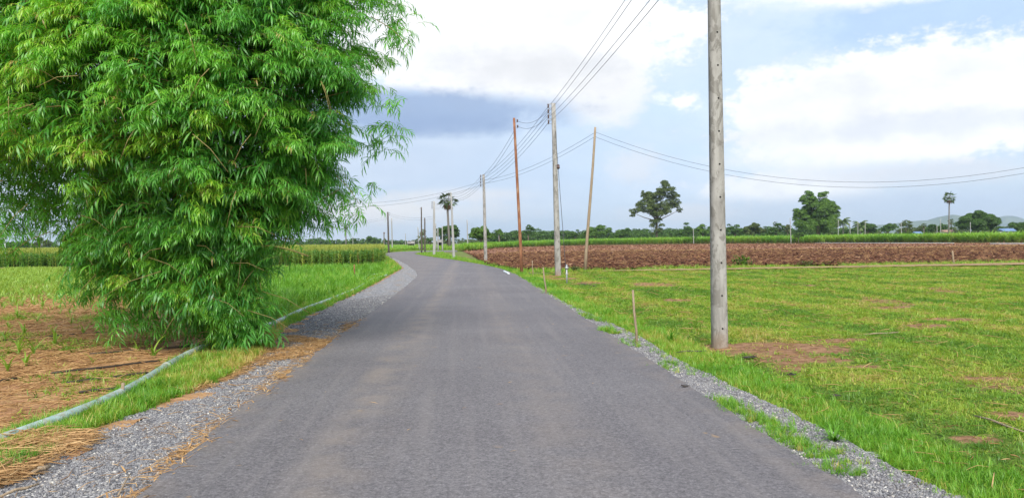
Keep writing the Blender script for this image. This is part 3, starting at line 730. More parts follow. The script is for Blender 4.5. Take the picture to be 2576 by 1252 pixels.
pipe([G(2050, 610.5, .25), G(2230, 611, .25), G(2400, 611.3, .25)], .06, PVCW, 'white pipe lying at the foot of the cane beyond ploughed field', joints=(.5,))
pipe([G(2490, 612.5, .25), G(2576, 612.3, .25), G(2700, 611, .25)], .06, PVCW, 'white pipe at the foot of the cane at right edge')
for k, (a, b, lab) in enumerate((((925, 694), (958, 689), 'broken white pipe piece at the end of the blue pipe'), ((950, 699), (972, 692), 'short white pipe offcut lying on left gravel by the corn'), ((1268, 682), (1280, 688), 'white pipe offcut lying on right road edge'))):
    pipe([G(*a, .1), G(*b, .1)], .05, PVCW, lab, 'pipe_offcut', group='pipe offcuts')
DL = [((-60, 862), (440, 818), 'longest black drip hose across the straw field, farthest from camera'), ((225, 890), (545, 864), 'black drip hose ending at the bamboo base'), ((130, 938), (400, 906), 'black drip hose in the middle of straw field'), ((168, 962), (372, 936), 'black drip hose meeting the blue pipe'), ((200, 986), (345, 968), 'nearest short black drip hose left of the blue pipe'), ((-60, 968), (40, 950), 'black drip hose at the left picture edge')]
for a, b, lab in DL:
    A, B = G(*a, .075), G(*b, .075)
    pipe([A+(B-A)*f+np.array([0, .05*math.sin(f*9), .012*math.sin(f*23)]) for f in np.linspace(0, 1, 12)], .014, BLACKP, lab, 'drip_hose', 'hose', 'drip hoses in the straw field', n=6)
# ------------------------------------------------------------------ leaf building
def blades(specs, m=0):
    """specs: list of (origin, azimuth, elevation, length, width, droop, nseg, tipwidth); returns V, F(list)"""
    V = []; F = []
    for (o, a, e, L, wd, dr, ns, prof) in specs:
        o = np.array(o, float); side = np.array([-math.sin(a), math.cos(a), 0]); p = o.copy(); i0 = len(V); el_ = e
        for k in range(ns+1):
            s = k/ns; wk = wd*prof(s)/2
            if k == ns: V.append(tuple(p))
            else: V.append(tuple(p-side*wk)); V.append(tuple(p+side*wk))
            d = np.array([math.cos(a)*math.cos(el_), math.sin(a)*math.cos(el_), math.sin(el_)]); p = p+d*L/ns; el_ -= dr/ns
        for k in range(ns-1):
            b = i0+2*k; F.append((b, b+1, b+3, b+2))
        b = i0+2*(ns-1); F.append((b, b+1, b+2))
    return V, F
lance = lambda s: (.3+2.6*s) if s < .27 else 1.0-.85*((s-.27)/.73)**1.6
strap = lambda s: 1-.75*s**1.5
U = rng.uniform
def bamboo_spray(seed):
    specs = []; m = MB(); n = 11; p = np.array([0., 0, 0]); el_ = U(.15, .5); az0 = 0.
    tw = [p.copy()]
    for k in range(n):
        d = np.array([math.cos(az0)*math.cos(el_), math.sin(az0)*math.cos(el_), math.sin(el_)]); p = p+d*U(.022, .034); tw.append(p.copy())
        az0 += U(-.12, .12); el_ -= .09
        a = az0+(1 if k % 2 else -1)*U(.3, 1.15); L = U(.11, .19)*(1-.15*k/n)
        if k == n-1: a = az0
        specs.append((p, a, el_+U(-.35, .35), L, U(.015, .023), U(.7, 1.7), 3, lance))
    V, F = blades(specs)
    m.v = V; m.f = F; m.m = [0]*len(F); m.tube(tw[::3], .0022, 3, 1, False)
    return m.mesh('leafy_twig', [BLEAF, CULM])
SPRAY = [proto('leafy_twig_source', bamboo_spray(i)) for i in range(7)]

# ------------------------------------------------------------------ the bamboo clump
ROWS = np.array([  # py, left px, right px, half depth m
    (885, 545, 655, .35), (845, 520, 690, .55), (800, 430, 696, .85), (760, 300, 702, 1.0), (715, 185, 706, 1.15), (650, 138, 716, 1.3), (605, 118, 757, 1.4),
    (570, 70, 805, 1.5), (530, -60, 850, 1.7), (480, -170, 915, 1.9), (420, -240, 925, 2.1), (385, -280, 960, 2.2), (330, -320, 968, 2.3), (270, -350, 985, 2.4),
    (200, -370, 985, 2.5), (100, -380, 1015, 2.5), (30, -370, 1030, 2.5), (-100, -330, 1000, 2.4), (-250, -230, 900, 2.2), (-400, -60, 760, 1.8), (-540, 150, 580, 1.1)])
BY = 11.5
def brow(py):
    q = ROWS[::-1]
    return [np.interp(py, q[:, 0], q[:, k]) for k in (1, 2, 3)]
bb = G(598, 880); bam = empty('bamboo_clump', bb, 'huge dense green bamboo clump with drooping leafy plumes beside left verge', 'bamboo')
SP, SR, SS, ST = [], [], [], []
nplume = 820; culm_paths = []
axis_x = lambda z: bb[0]-.25*z
weights = np.array([(ROWS[i, 2]-ROWS[i, 1])*abs(ROWS[i+1, 0]-ROWS[i, 0]) for i in range(len(ROWS)-1)]); weights /= weights.sum()
branches = MB()
for i in range(nplume):
    k = rng.choice(len(weights), p=weights); py = U(ROWS[k+1, 0], ROWS[k, 0])
    if i < 110: py = U(560, 880)
    l, r, hd = brow(py); r -= 28+22*(py > 580); l += 35*(py > 640); th = U(-.12, PI+.12) if rng.rand() < .86 else U(PI, 2*PI)
    shell = 1-.38*rng.rand()**1.5
    px = (l+r)/2+(r-l)/2*math.cos(th)*shell; dep = BY-hd*math.sin(th)*shell
    # the thin upper right flank lets the sky through
    if px > 890 and py < 250 and rng.rand() < .45: continue
    if 45 < px < 165 and 535 < py < 660: continue                       # gap under the left arch
    if px < 190 and 400 < py < 575 and rng.rand() < .85: continue      # dark hollow under the left arch
    tip = AT(px, py, dep)
    if tip[2] < .12: tip[2] = .12
    ax = np.array([bb[0]+(tip[0]-bb[0])*.42, BY+(dep-BY)*.35, 0]); out = tip-ax; out[2] = 0; ol = np.linalg.norm(out)+1e-6
    yaw = math.atan2(out[1], out[0])+rng.normal(0, .45)
    low = tip[2] < 1.2
    L = U(.55, .8) if low else U(.85, 1.5)
    oh = np.array([math.cos(yaw), math.sin(yaw), 0])
    root = tip-oh*L*.85+np.array([0, 0, L*(.20 if not low else .15)*U(-.3, 1.3)])
    if root[2] > tip[2]+1.0: root[2] = tip[2]+1.0
    mid = root*.45+tip*.55+np.array([0, 0, .20*L])
    ns = int((44 if low else 62)*L/1.0*U(.8, 1.25)); tint = .47+rng.normal(0, .17)-.35*(1-shell)+.35*max(0, vnoise(px*.004, py*.006, 1, 77)-.45)  # plumes set deeper in the clump get darker leaves: recess shade put into tint
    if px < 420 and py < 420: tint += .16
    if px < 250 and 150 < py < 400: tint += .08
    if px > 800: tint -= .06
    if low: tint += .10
    pts = []
    for f in np.linspace(0, 1, 6): pts.append(root*(1-f)**2+2*mid*f*(1-f)+tip*f*f)
    branches.tube([p-bb for p in pts], [.011, .009, .007, .005, .004, .002], 4)
    for s in range(ns):
        f = 1-.78*rng.rand()**1.15; c0 = root*(1-f)**2+2*mid*f*(1-f)+tip*f*f
        tang = 2*(1-f)*(mid-root)+2*f*(tip-mid); ty = math.atan2(tang[1], tang[0])
        rad = (.165 if not low else .14)*(1.2-.8*f)
        p = c0+rng.normal(0, 1, 3)*np.array([rad, rad, rad*.55])
        if p[2] < .06: p[2] = .06+.1*rng.rand()
        slope = math.atan2(tang[2], np.hypot(tang[0], tang[1]))
        SP.append(p); SR.append((rng.normal(0, .25), -slope*.35+rng.normal(0, .22), ty+rng.normal(0, .8))); SS.append(U(.48, .88)*(.82 if low else 1.)); ST.append(1.0 if rng.rand() < .012 else min(.88, tint+rng.normal(0, .05)))
# inner leaves that close the heart of the clump
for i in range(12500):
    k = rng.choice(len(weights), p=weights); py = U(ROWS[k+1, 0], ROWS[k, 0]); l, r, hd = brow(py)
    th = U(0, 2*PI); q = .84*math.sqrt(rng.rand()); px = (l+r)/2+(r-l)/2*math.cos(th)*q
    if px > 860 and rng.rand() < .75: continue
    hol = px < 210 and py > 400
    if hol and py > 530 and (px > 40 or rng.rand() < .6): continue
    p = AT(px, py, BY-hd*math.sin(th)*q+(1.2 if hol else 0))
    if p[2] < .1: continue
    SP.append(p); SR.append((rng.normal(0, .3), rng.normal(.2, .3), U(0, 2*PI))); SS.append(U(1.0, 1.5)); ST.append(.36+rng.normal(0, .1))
# hanging tips that show singly against the sky and the left gap
for (px, py, n_) in ((20, 560, 40), (10, 620, 22), (60, 525, 26), (110, 525, 22), (155, 560, 14), (25, 590, 20), (905, 490, 22), (840, 535, 18), (810, 560, 10), (960, 360, 16), (970, 248, 12), (1005, 40, 24), (995, 90, 20), (965, 320, 20), (260, 790, 26), (330, 800, 30), (400, 805, 26), (200, 715, 22)):
    c0 = AT(px, py, BY-U(-.3, .5))
    for s in range(n_):
        SP.append(c0+rng.normal(0, 1, 3)*np.array([.13, .13, .12])); SR.append((rng.normal(0, .3), U(-.1, .7), U(0, 2*PI))); SS.append(U(.7, 1.1)); ST.append(.45+rng.normal(0, .08))
SP = np.array(SP); SR = np.array(SR); SS = np.array(SS); ST = np.clip(np.array(ST), 0, 1)
# the 250 sprays nearest the camera inside the frame are single parts, the rest one part
rel = SP-CAMP; dz_ = rel@fwd; ix = CX+FPX*(rel@rgt)/dz_; iy = CY-FPX*(rel@upv)/dz_
vis = np.where((ix > 0) & (iy > 0) & (ix < 2576) & (iy < 1252))[0]; near_ = vis[np.argsort(dz_[vis])][:900]; near_ = rng.choice(near_, 250, replace=False)
rest = np.ones(len(SP), bool); rest[near_] = False
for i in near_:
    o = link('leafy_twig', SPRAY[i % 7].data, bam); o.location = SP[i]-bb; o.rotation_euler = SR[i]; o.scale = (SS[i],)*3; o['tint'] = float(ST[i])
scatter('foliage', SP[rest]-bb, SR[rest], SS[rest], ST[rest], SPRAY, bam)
for i in range(70):                                   # bare tan twigs showing on the surface
    py = U(40, 800); l, r, hd = brow(py); th = U(.25, PI-.25); p0 = AT((l+r)/2+(r-l)/2*math.cos(th)*.93, py, BY-hd*math.sin(th)*1.02); dv = np.array([rng.normal(0, .35), -.05, -U(.1, .5)])
    branches.tube([p0-bb, p0+dv*.5+np.array([0, 0, .05])-bb, p0+dv-bb], [.006, .0045, .003], 4)
b_ = branches.build('branchlets', CULM, bam, True); b_['kind'] = 'stuff'
for i in range(20):
    m = MB(); a = U(0, 2*PI); r0 = U(.05, .34); st_ = np.array([r0*math.cos(a)*1.1, r0*math.sin(a), -.1]); hgt = U(3.4, 6.4)
    ex = np.array([math.cos(a)*U(.5, 2.0)-.7, math.sin(a)*U(.3, 1.4), 0]); pts = [st_+np.array([ex[0]*f**2.2, ex[1]*f**2.2, hgt*f-.9*f**3]) for f in np.linspace(0, 1, 9)]
    m.tube(pts, list(np.linspace(.026, .006, 9)), 7); m.build('culm', CULM, bam, True)

# ------------------------------------------------------------------ trees
def leafcloud(lobes, leaf, dens, fill=.25, seed=0):
    Cs, Ns = [], []
    for (c0, rx, ry, rz) in lobes:
        R_ = np.array([rx, ry, rz]); mr = (rx*ry*rz)**(1/3.)
        ns = int(np.clip(9+10*mr/(leaf*8), 10, 46)); u = rng.normal(0, 1, (ns, 3)); u /= np.linalg.norm(u, axis=1)[:, None]; u = u[u[:, 2] > -.8]
        cc = np.array(c0)+u*R_*U(.55, .98, (len(u), 1)); rs = mr*U(.22, .42, len(u))
        for c1, r1, u1 in zip(cc, rs, u):
            nl = int(np.clip(r1*r1*4*PI/(leaf*leaf)*1.15*dens, 12, 900)); v = rng.normal(0, 1, (nl, 3)); v /= np.linalg.norm(v, axis=1)[:, None]
            v[:, 2] = np.where(v[:, 2] < -.35, -v[:, 2], v[:, 2])
            Cs.append(c1+v*r1*U(.7, 1.12, (nl, 1))*np.array([1.15, 1.15, .8])); Ns.append(v+np.array([0, 0, .45])+rng.normal(0, .45, (nl, 3)))
        nf = int(fill*4*PI*mr*mr/(leaf*leaf)); v = rng.normal(0, 1, (nf, 3)); v /= np.linalg.norm(v, axis=1)[:, None]
        Cs.append(np.array(c0)+v*R_*.8*rng.rand(nf, 1)**.4); Ns.append(rng.normal(0, 1, (nf, 3)))
    C_ = np.vstack(Cs); N_ = np.vstack(Ns); N_ /= np.linalg.norm(N_, axis=1)[:, None]+1e-9
    t = np.cross(N_, rng.normal(0, 1, N_.shape)); t /= np.linalg.norm(t, axis=1)[:, None]+1e-9; b = np.cross(N_, t)
    s = (leaf*U(.6, 1.25, len(C_)))[:, None]
    V = np.stack([C_-t*s, C_-b*s*.5, C_+t*s, C_+b*s*.5], 1).reshape(-1, 3); F = np.arange(len(V)).reshape(-1, 4)
    return V, F
def tree(label, lobes, D, mat=0, dens=1., group='trees beyond the fields', name='tree', leafpx=1.5, trunk_r=.28, tx=None, fill=.25, z0=0.):
    cx = np.mean([l[0] for l in lobes]) if tx is None else tx
    b = np.array([AT(cx, 600, D)[0], D, z0]); k = D/FPX
    o = empty(name, b, label, 'tree' if name == 'tree' else name.replace('_', ' '), group)
    L3 = []
    for (a, c_, rx, ry) in lobes:
        d_ = U(-.35, .35)*rx*k if len(lobes) > 1 else 0
        L3.append((AT(a, c_, D)-b+np.array([0, d_, 0]), rx*k, rx*k*.9, ry*k))
    V, F = leafcloud(L3, leafpx*k, dens, fill); me = np_mesh('crown', V, F, CROWN[mat]); link('crown', me, o)
    m = MB(); hz = np.mean([l[0][2] for l in L3]); cxm = np.mean([l[0][0] for l in L3])
    m.tube([(0, 0, -.3), (0, 0, hz*.3), (cxm*.4, 0, hz*.65), (cxm*.8, 0, hz)], [trunk_r*1.3, trunk_r, trunk_r*.8, trunk_r*.4], 8)
    tk = m.build('trunk', BARK, o, True)
    for l in L3:
        m = MB(); st_ = np.array([cxm*.4, 0, hz*.6]); m.tube([st_, st_*.45+np.array(l[0])*.55+np.array([0, 0, -.1*l[3]]), l[0]], [trunk_r*.5, trunk_r*.33, trunk_r*.12], 5); m.build('limb', BARK, tk, True)
    return o
tree('tall ragged tree standing above the cane, left of nearest pole', [(1618, 489, 9, 9), (1672, 480, 22, 23), (1642, 498, 24, 19), (1695, 505, 17, 24), (1708, 528, 8, 10), (1626, 522, 28, 19), (1593, 536, 9, 15), (1662, 530, 28, 20), (1650, 572, 16, 24)], 330, 2, .8, tx=1652, trunk_r=.5)
tree('great spreading rain tree with twin tops right of nearest pole', [(2031, 501, 19, 20), (2072, 496, 16, 16), (2060, 526, 44, 24), (2010, 546, 24, 19), (2098, 536, 17, 20), (2052, 566, 54, 24), (2085, 560, 26, 20)], 300, 1, 1.1, tx=2058, trunk_r=.7)
tree('broad round mango tree at right before the hills', [(2458, 561, 44, 22), (2462, 552, 34, 20), (2440, 570, 26, 14), (2485, 568, 20, 14)], 290, 0, 1.2)
tree('rounded tree cut by right picture edge', [(2560, 570, 20, 13), (2572, 575, 22, 12)], 295, 0, 1.)
tree('low round dark tree left of the wispy tree before the hills', [(2240, 573, 19, 11), (2228, 578, 14, 8)], 300, 0)
tree('wispy open tree before the long pale hill', [(2281, 562, 12, 9), (2270, 565, 9, 7), (2290, 575, 11, 9), (2277, 580, 12, 7)], 300, 2, .6, fill=.05)
tree('low bushy tree left of the tall sugar palm', [(2350, 575, 17, 10), (2368, 573, 14, 10), (2338, 581, 12, 6)], 305, 0)
tree('small brownish tree right of the tall sugar palm trunk', [(2395, 577, 11, 8)], 308, 2)
tree('small low tree between round mango tree and blue roof', [(2518, 574, 12, 6)], 300, 0)
tree('dark tree behind the coconut palms', [(2185, 572, 20, 13), (2165, 578, 18, 11), (2200, 580, 14, 8)], 310, 0)
tree('dark tree between tall ragged tree and banana plants', [(1728, 576, 13, 16), (1722, 586, 14, 9)], 325, 0)
tree('bushy tree just left of nearest concrete pole', [(1773, 578, 17, 14), (1764, 585, 16, 9)], 325, 1)
tree('bushy tree just right of nearest concrete pole', [(1843, 577, 17, 14), (1855, 584, 18, 9)], 325, 0)
tree('wide bushy tree with light top right of nearest concrete pole', [(1893, 575, 20, 13), (1880, 582, 22, 10), (1908, 582, 16, 10)], 325, 2)
tree('dark tree behind the small palm left of rain tree', [(1960, 574, 13, 12), (1944, 582, 14, 9)], 325, 0)
tree('pale slim tree touching the left side of rain tree', [(1982, 576, 8, 12)], 322, 3)
tree('dark low bush in the cane before the rain tree', [(2013, 592, 13, 7), (2004, 595, 9, 5)], 225, 0, name='bush', trunk_r=.08, group=None)
tree('wide group tree behind the leaning timber pole', [(1495, 582, 20, 14), (1518, 580, 18, 15), (1478, 588, 14, 9)], 320, 1)
tree('low tree left of the tall ragged tree', [(1573, 586, 16, 11), (1555, 590, 12, 8)], 325, 0)
tree('small dark tree right of the rusty pole', [(1332, 577, 12, 10), (1326, 586, 12, 8)], 300, 0)
tree('small tree left of the rusty pole', [(1256, 585, 10, 9)], 260, 1)
tree('low bush tree between second pole and leaning timber pole', [(1438, 590, 16, 9), (1455, 588, 10, 9)], 320, 0)
tree('round leafy tree right behind third concrete pole', [(1210, 585, 22, 16), (1193, 592, 15, 12), (1226, 592, 15, 12), (1212, 596, 24, 12)], 190, 1, 1.2)
tree('dark tree standing behind the tall sugar palm on the left', [(1112, 582, 14, 15), (1140, 583, 15, 17), (1126, 590, 26, 18), (1128, 574, 8, 8)], 200, 0, 1.2)
tree('feathery pale tree beside dark pole at the bend', [(1063, 584, 8, 12), (1060, 594, 9, 10), (1066, 600, 8, 8)], 165, 3, .5, fill=.05, trunk_r=.1)
tree('low dark bush under the feathery tree', [(1061, 609, 7, 6)], 160, 0, name='bush', trunk_r=.06, group=None)
tree('low tree between the feathery tree and bend pole', [(1081, 603, 9, 6)], 300, 0)
tree('round dark tree on left horizon beside the dead palm', [(935, 604, 17, 9), (948, 606, 12, 7)], 420, 0)
tree('small tree on left horizon right of the small sugar palm', [(888, 606, 9, 9)], 420, 0)
tree('small dark tree directly behind the dead palm', [(968, 606, 8, 6), (984, 609, 9, 5)], 420, 0)
tree('thin brownish tree seen under the bamboo at far left', [(98, 608, 13, 12), (118, 612, 12, 10), (90, 616, 12, 8)], 330, 2, .7)
tree('dark tree at the left edge seen under the bamboo', [(58, 616, 16, 9), (30, 616, 14, 10)], 360, 0)
# far wood on the horizon: one mass
def treeline(label, x0, x1, D, h0, h1, mat, step=7):
    lob = []; k = D/FPX
    for px in np.arange(x0, x1, step):
        hgt = h0+(h1-h0)*rng.rand()**1.5; rr = U(.8, 1.5)*hgt*.6; p = AT(px+U(-3, 3), 600, D+U(-25, 25)); lob.append((np.array([p[0], p[1], hgt*.55]), rr, rr, hgt*.5))
    V, F = leafcloud(lob, 1.7*k, .5, .2); o = link('far_treeline', np_mesh('far_treeline', V, F, CROWN[mat])); tag(o, label, 'woodland', kind='stuff')
treeline('low dark wood along left horizon behind the corn', 560, 1010, 560, 3.2, 6, 0)
treeline('low wood at far left seen under the bamboo', -160, 240, 560, 3, 6, 0)
treeline('low wood along horizon behind the left crops', 1010, 1250, 620, 3, 5.5, 2)
treeline('low wood along right horizon behind the cane', 1250, 2130, 420, 5, 8, 0)
treeline('low wood at the foot of the hills', 2110, 2700, 420, 3.5, 7, 2)

# palms
def fan(o, d, up, R, mats_v, m=0, nseg=13, spread=2.1):
    """one fan leaf as a pleated half disc of pointed segments"""
    d = d/np.linalg.norm(d); s = np.cross(d, up); s /= np.linalg.norm(s)+1e-9; nrm = np.cross(s, d)
    for i in range(nseg):
        a0 = -spread+2*spread*i/nseg; a1 = -spread+2*spread*(i+1)/nseg; am = (a0+a1)/2
        def pt(a, r, dz=0): return o+d*math.cos(a)*r+s*math.sin(a)*r+nrm*dz
        L = R*(1-.25*abs(am)/spread)*U(.9, 1.1)
        mats_v.face([o, pt(a0, L*.62, .05*R), pt(am, L, -.12*R), pt(a1, L*.62, .05*R)], m)
def sugar_palm(label, cx, cy, rpx, D, tr=.2, nf=30, dry=6, all_dry=False, lean=0., squash=1.):
    b = np.array([AT(cx+lean, 600, D)[0], D, 0.]); c0 = AT(cx, cy, D)-b; R = rpx*D/FPX
    o = empty('sugar_palm', b, label, 'palm tree', 'sugar palms'); m = MB()
    foot = np.array([0, 0, -.3]); top = c0-np.array([0, 0, R*.45])
    m.tube([foot, foot*.6+top*.4+np.array([c0[0]*.1, 0, 0]), top*.8+foot*.2, top], [tr*1.5, tr*1.05, tr, tr*1.1], 9); m.build('trunk', PBARK, o, True)
    m = MB(); hub = c0-np.array([0, 0, R*.08])
    pet = MB()
    for i in range(nf):
        e = math.asin(-.80+1.78*(i+.5)/nf); a = i*2.39996+U(-.3, .3); d = np.array([math.cos(a)*math.cos(e), math.sin(a)*math.cos(e), math.sin(e)*squash])
        if all_dry: d = np.array([math.cos(a)*.35, math.sin(a)*.35, -1+.5*(i % 2)])
        q = hub+d*R*U(.45, .72); m_up = np.array([0, 0, 1.]) if abs(d[2]) < .9 else np.array([1., 0, 0])
        fan(q, d+np.array([0, 0, -.25]), m_up+rng.normal(0, .35, 3), R*U(.36, .48), m); pet.tube([hub, q], R*.012+.01, 4)
    pet.build('leaf_stalks', PBARK, o); m.build('crown', PALMDRY if all_dry else PALM, o)
    if dry and not all_dry:
        m = MB()
        for i in range(dry):
            a = i*2*PI/dry+U(-.3, .3); d = np.array([math.cos(a)*.35, math.sin(a)*.35, -.9]); fan(hub+d*R*.35, d, np.array([math.cos(a), math.sin(a), .2]), R*.55, m, spread=1.2)
        m.build('dry_leaf_skirt', PALMDRY, o)
    return o
sugar_palm('tall sugar palm with full crown near the road bend', 1125, 504, 28, 185, .26, 27, 9, lean=7)
sugar_palm('small sugar palm standing alone on left horizon', 870, 568, 10.5, 260, .2, 24, 3)
sugar_palm('dead leafless sugar palm with brown remains on left horizon', 966, 583, 5.5, 280, .2, 8, 0, True)
sugar_palm('tallest sugar palm before the hills on the right', 2388, 496, 19, 290, .22, 24, 3, lean=-2)
sugar_palm('short sugar palm at hill foot left of the grey pole', 2324, 567, 8, 300, .2, 22, 3)
sugar_palm('short sugar palm right beside the tall palm trunk', 2393, 557, 9, 320, .2, 22, 2)
sugar_palm('small dark palm rising from the trees left of rain tree', 1950, 563, 8, 330, .2, 22, 2)
def coconut(label, cx, cy, rpx, D, nf=16, tr=.18):
    b = np.array([AT(cx, 600, D)[0], D, 0.]); hub = AT(cx, cy, D)-b; R = rpx*D/FPX
    o = empty('coconut_palm', b, label, 'palm tree', 'coconut palms'); m = MB()
    m.tube([(0, 0, -.3), hub*.5+np.array([.15, 0, 0]), hub], [tr*1.6, tr, tr*.9], 8); m.build('trunk', PBARK, o, True); m = MB()
    for i in range(nf):
        a = i*2.39996+U(-.2, .2); e = 1.35-1.5*(i/nf); p = hub.copy(); d2 = np.array([math.cos(a), math.sin(a), 0]); sd = np.array([-math.sin(a), math.cos(a), 0]); prev = p; N = 11
        for k in range(N):
            q = p+(d2*math.cos(e)+np.array([0, 0, math.sin(e)]))*R/N*U(.95, 1.1); e -= .17; L = R*.30*math.sin(PI*min(1, (k+2)/(N+1.5)))
            for sg in (-1, 1):
                t_ = (p+q)/2+sd*sg*L*.75+np.array([0, 0, -L*.7])+d2*L*.3; m.face([p, q, t_+(q-p)*.35, t_])
            m.face([p+sd*.03, p-sd*.03, q-sd*.02, q+sd*.02]); p = q
    m.build('crown', PALM, o); return o
coconut('taller coconut palm right of the rain tree', 2120, 559, 26, 280)
coconut('bushy lower coconut palm before dark trees right of rain tree', 2164, 566, 25, 284)
def banana(label, px, D, hpx=16):
    b = np.array([AT(px, 600, D)[0], D, 0.]); H = hpx*D/FPX; o = empty('banana_plant', b, label, 'banana plant', 'banana plants'); specs = []
    for i in range(11): specs.append(((U(-.3, .3)*H*.3, U(-.3, .3), H*.35), i*2.4+U(-.3, .3), U(.7, 1.35), H*U(.7, 1.0), H*.17, U(1., 2.), 5, lambda s: math.sin(PI*min(1, s*.9+.1))**.6))
    V, F = blades(specs); m = MB(); m.v = V; m.f = F; m.m = [0]*len(F); m.build('leaves', CROWN[3], o)
    m = MB(); m.tube([(0, 0, -.2), (0, 0, H*.4)], [.16, .11], 7); m.tube([(.5, 0, -.2), (.6, 0, H*.33)], [.13, .09], 7); m.build('stem', CULM, o)
banana('banana plants left of nearest concrete pole, in the cane', 1746, 300, 24)
banana('banana plants before the dark trees left of rain tree', 1934, 300, 26)
banana('banana plants before the low round tree near the hills', 2262, 285, 22)

# ------------------------------------------------------------------ small houses far off
def house(label, x0, x1, ye, yr, D, roofm, wallm=WALLM):
    a = AT(x0, ye, D); c0 = AT(x1, ye, D); r = AT((x0+x1)/2, yr, D); wd = c0[0]-a[0]; ze = a[2]; zr = r[2]; cx = (a[0]+c0[0])/2; dp = min(7., wd*.6)
    o = empty('house', (cx, D, 0), label, 'house', 'small houses beyond the crops')
    m = MB(); m.box((0, dp/2, ze/2-.05), (wd*.92, dp, ze+.1)); m.build('wall', wallm, o)
    m = MB(); e = wd/2; m.v = [(-e, -.5, ze), (e, -.5, ze), (e, dp/2, zr), (-e, dp/2, zr), (-e, dp+.5, ze), (e, dp+.5, ze), (-e, -.5, ze-.12), (e, -.5, ze-.12), (-e, dp+.5, ze-.12), (e, dp+.5, ze-.12)]
    m.f = [(0, 1, 2, 3), (3, 2, 5, 4), (6, 7, 1, 0), (4, 5, 9, 8), (0, 3, 4, 8, 6), (1, 7, 9, 5, 2), (6, 8, 9, 7)]; m.m = [0]*7; m.build('roof', roofm, o)
    m = MB(); m.box((-wd*.15, -.02, 1.0), (.9, .06, 2.0)); m.build('door', DWOOD, o)
    m = MB(); m.box((wd*.2, -.02, ze*.6), (1.1, .06, .9)); m.build('window', GLASS, o)
house('house with bright blue roof at right edge among trees', 2521, 2556, 581, 574, 275, ROOFB)
house('house with pale blue roof at the foot of the hill', 2301, 2320, 587, 582, 290, ROOFB)
house('house with rusty roof right of the tall sugar palm', 2374, 2402, 583, 578, 295, ROOFR)
house('long low grey shed roof in the cane before rain tree', 2022, 2064, 596.5, 592, 288, ROOFG)
house('small white house between bend pole and dark tree', 1100, 1113, 609, 602, 195, ROOFG, WALLM)
house('tiny grey roofed house far beyond the bend', 1024, 1043, 612, 606.5, 230, ROOFG)
# ------------------------------------------------------------------ crops
def corn_plant():
    specs = []; H = U(1.08, 1.28)
    for k in range(9):
        z = H*(.12+.78*k/9); specs.append(((0, 0, z), k*PI+U(-.5, .5), U(.7, 1.15), U(.4, .65)*(1-.3*abs(k-4)/5), .055, U(1.3, 2.2), 4, strap))
    V, F = blades(specs); m = MB(); m.v = V; m.f = F; m.m = [0]*len(F); m.tube([(0, 0, 0), (0, 0, H)], [.016, .008], 4, 0, False)
    for k in range(6):
        a = k*1.05; m.face([(0, 0, H-.02), (.01, .01, H), (math.cos(a)*.09, math.sin(a)*.09, H+U(.12, .2)), (math.cos(a)*.03, math.sin(a)*.03+.01, H+.09)], 1)
    m.face([(-.02, 0, H-.05), (.02, 0, H-.05), (.008, 0, H+.22), (-.008, 0, H+.22)], 1)
    return m.mesh('corn_plant', [CORN, TASSEL])
CORNP = [proto('corn_plant_source', corn_plant()) for i in range(6)]
CORNPX = [(-400, 678), (0, 674), (140, 672), (500, 671), (750, 670), (880, 668), (955, 663), (966, 655), (962, 645), (958, 632), (955, 627), (500, 628), (-400, 638)]
CP = [G(*p)[:2] for p in CORNPX]
q = sample_poly(CP, 60000); D_ = q[:, 1]; edge = G(0, 674)[1]
def front_d(x, y):
    px_ = CX+x/y*FPX; return np.interp(px_, [-400, 0, 140, 500, 750, 880, 955, 962], [G(a, b)[1] for a, b in ((-400, 678), (0, 674), (140, 672), (500, 671), (750, 670), (880, 668), (955, 663), (962, 655))])
dep = q[:, 1]-front_d(q[:, 0], q[:, 1]); keep = rng.rand(len(q)) < np.where(dep < 9, 1., .55)
q = q[keep]; nq = len(q)
pr = sample_poly(band(CORNPX[1:8], [(a, b-5.5) for a, b in CORNPX[1:8]]), 2600)   # dense front rows
q = np.vstack([q, pr]); nq = len(q)
scatter('corn_field', np.c_[q, np.full(nq, .0)], yaw_rot(nq, .07), np.stack([U(.95, 1.5, nq)]*2+[U(.88, 1.12, nq)], -1), np.clip(rng.normal(.5, .2, nq), 0, 1), CORNP, label='field of green corn with yellow tassels left of the road', cat='corn crop')
# single corn plants along the front edge
fe = smooth(dense(np.array([G(*p)[:2] for p in CORNPX[3:8]]), lambda a: .35), 3)
for i, p in enumerate(fe[::2][-60:]):
    o = link('corn_plant', CORNP[i % 6].data); o.location = (p[0]+U(-.1, .1), p[1]+U(-.5, -.1), 0); o.rotation_euler = (0, 0, U(0, 6.28)); s_ = U(.95, 1.15); o.scale = (1.2*s_, 1.2*s_, s_); o['tint'] = float(np.clip(rng.normal(.45, .22), 0, 1))
    tag(o, 'corn plant in the front row of the tall corn left of the road', 'corn plant', 'front row of the corn')
def cane_plant(dry=True):
    specs = []; ds = []
    for k in range(20):
        a = U(0, 6.28); o_ = (math.cos(a)*U(0, .25), math.sin(a)*U(0, .25), U(.05, .75)); specs.append((o_, a, U(.95, 1.4), U(.7, 1.15), .05, U(1.1, 2.3), 4, strap))
    V, F = blades(specs); m = MB(); m.v = V; m.f = F; m.m = [0]*len(F)
    for k in range(5):
        a = U(0, 6.28); V2, F2 = blades([((math.cos(a)*.2, math.sin(a)*.2, U(.1, .4)), a, U(.2, .9), U(.35, .6), .045, 2.2, 3, strap)]); i0 = len(m.v); m.v += V2; m.f += [tuple(i+i0 for i in f) for f in F2]; m.m += [1]*len(F2)
    return m.mesh('cane_clump', [CANE, CANEDRY])
CANEP = [proto('cane_clump_source', cane_plant()) for i in range(6)]
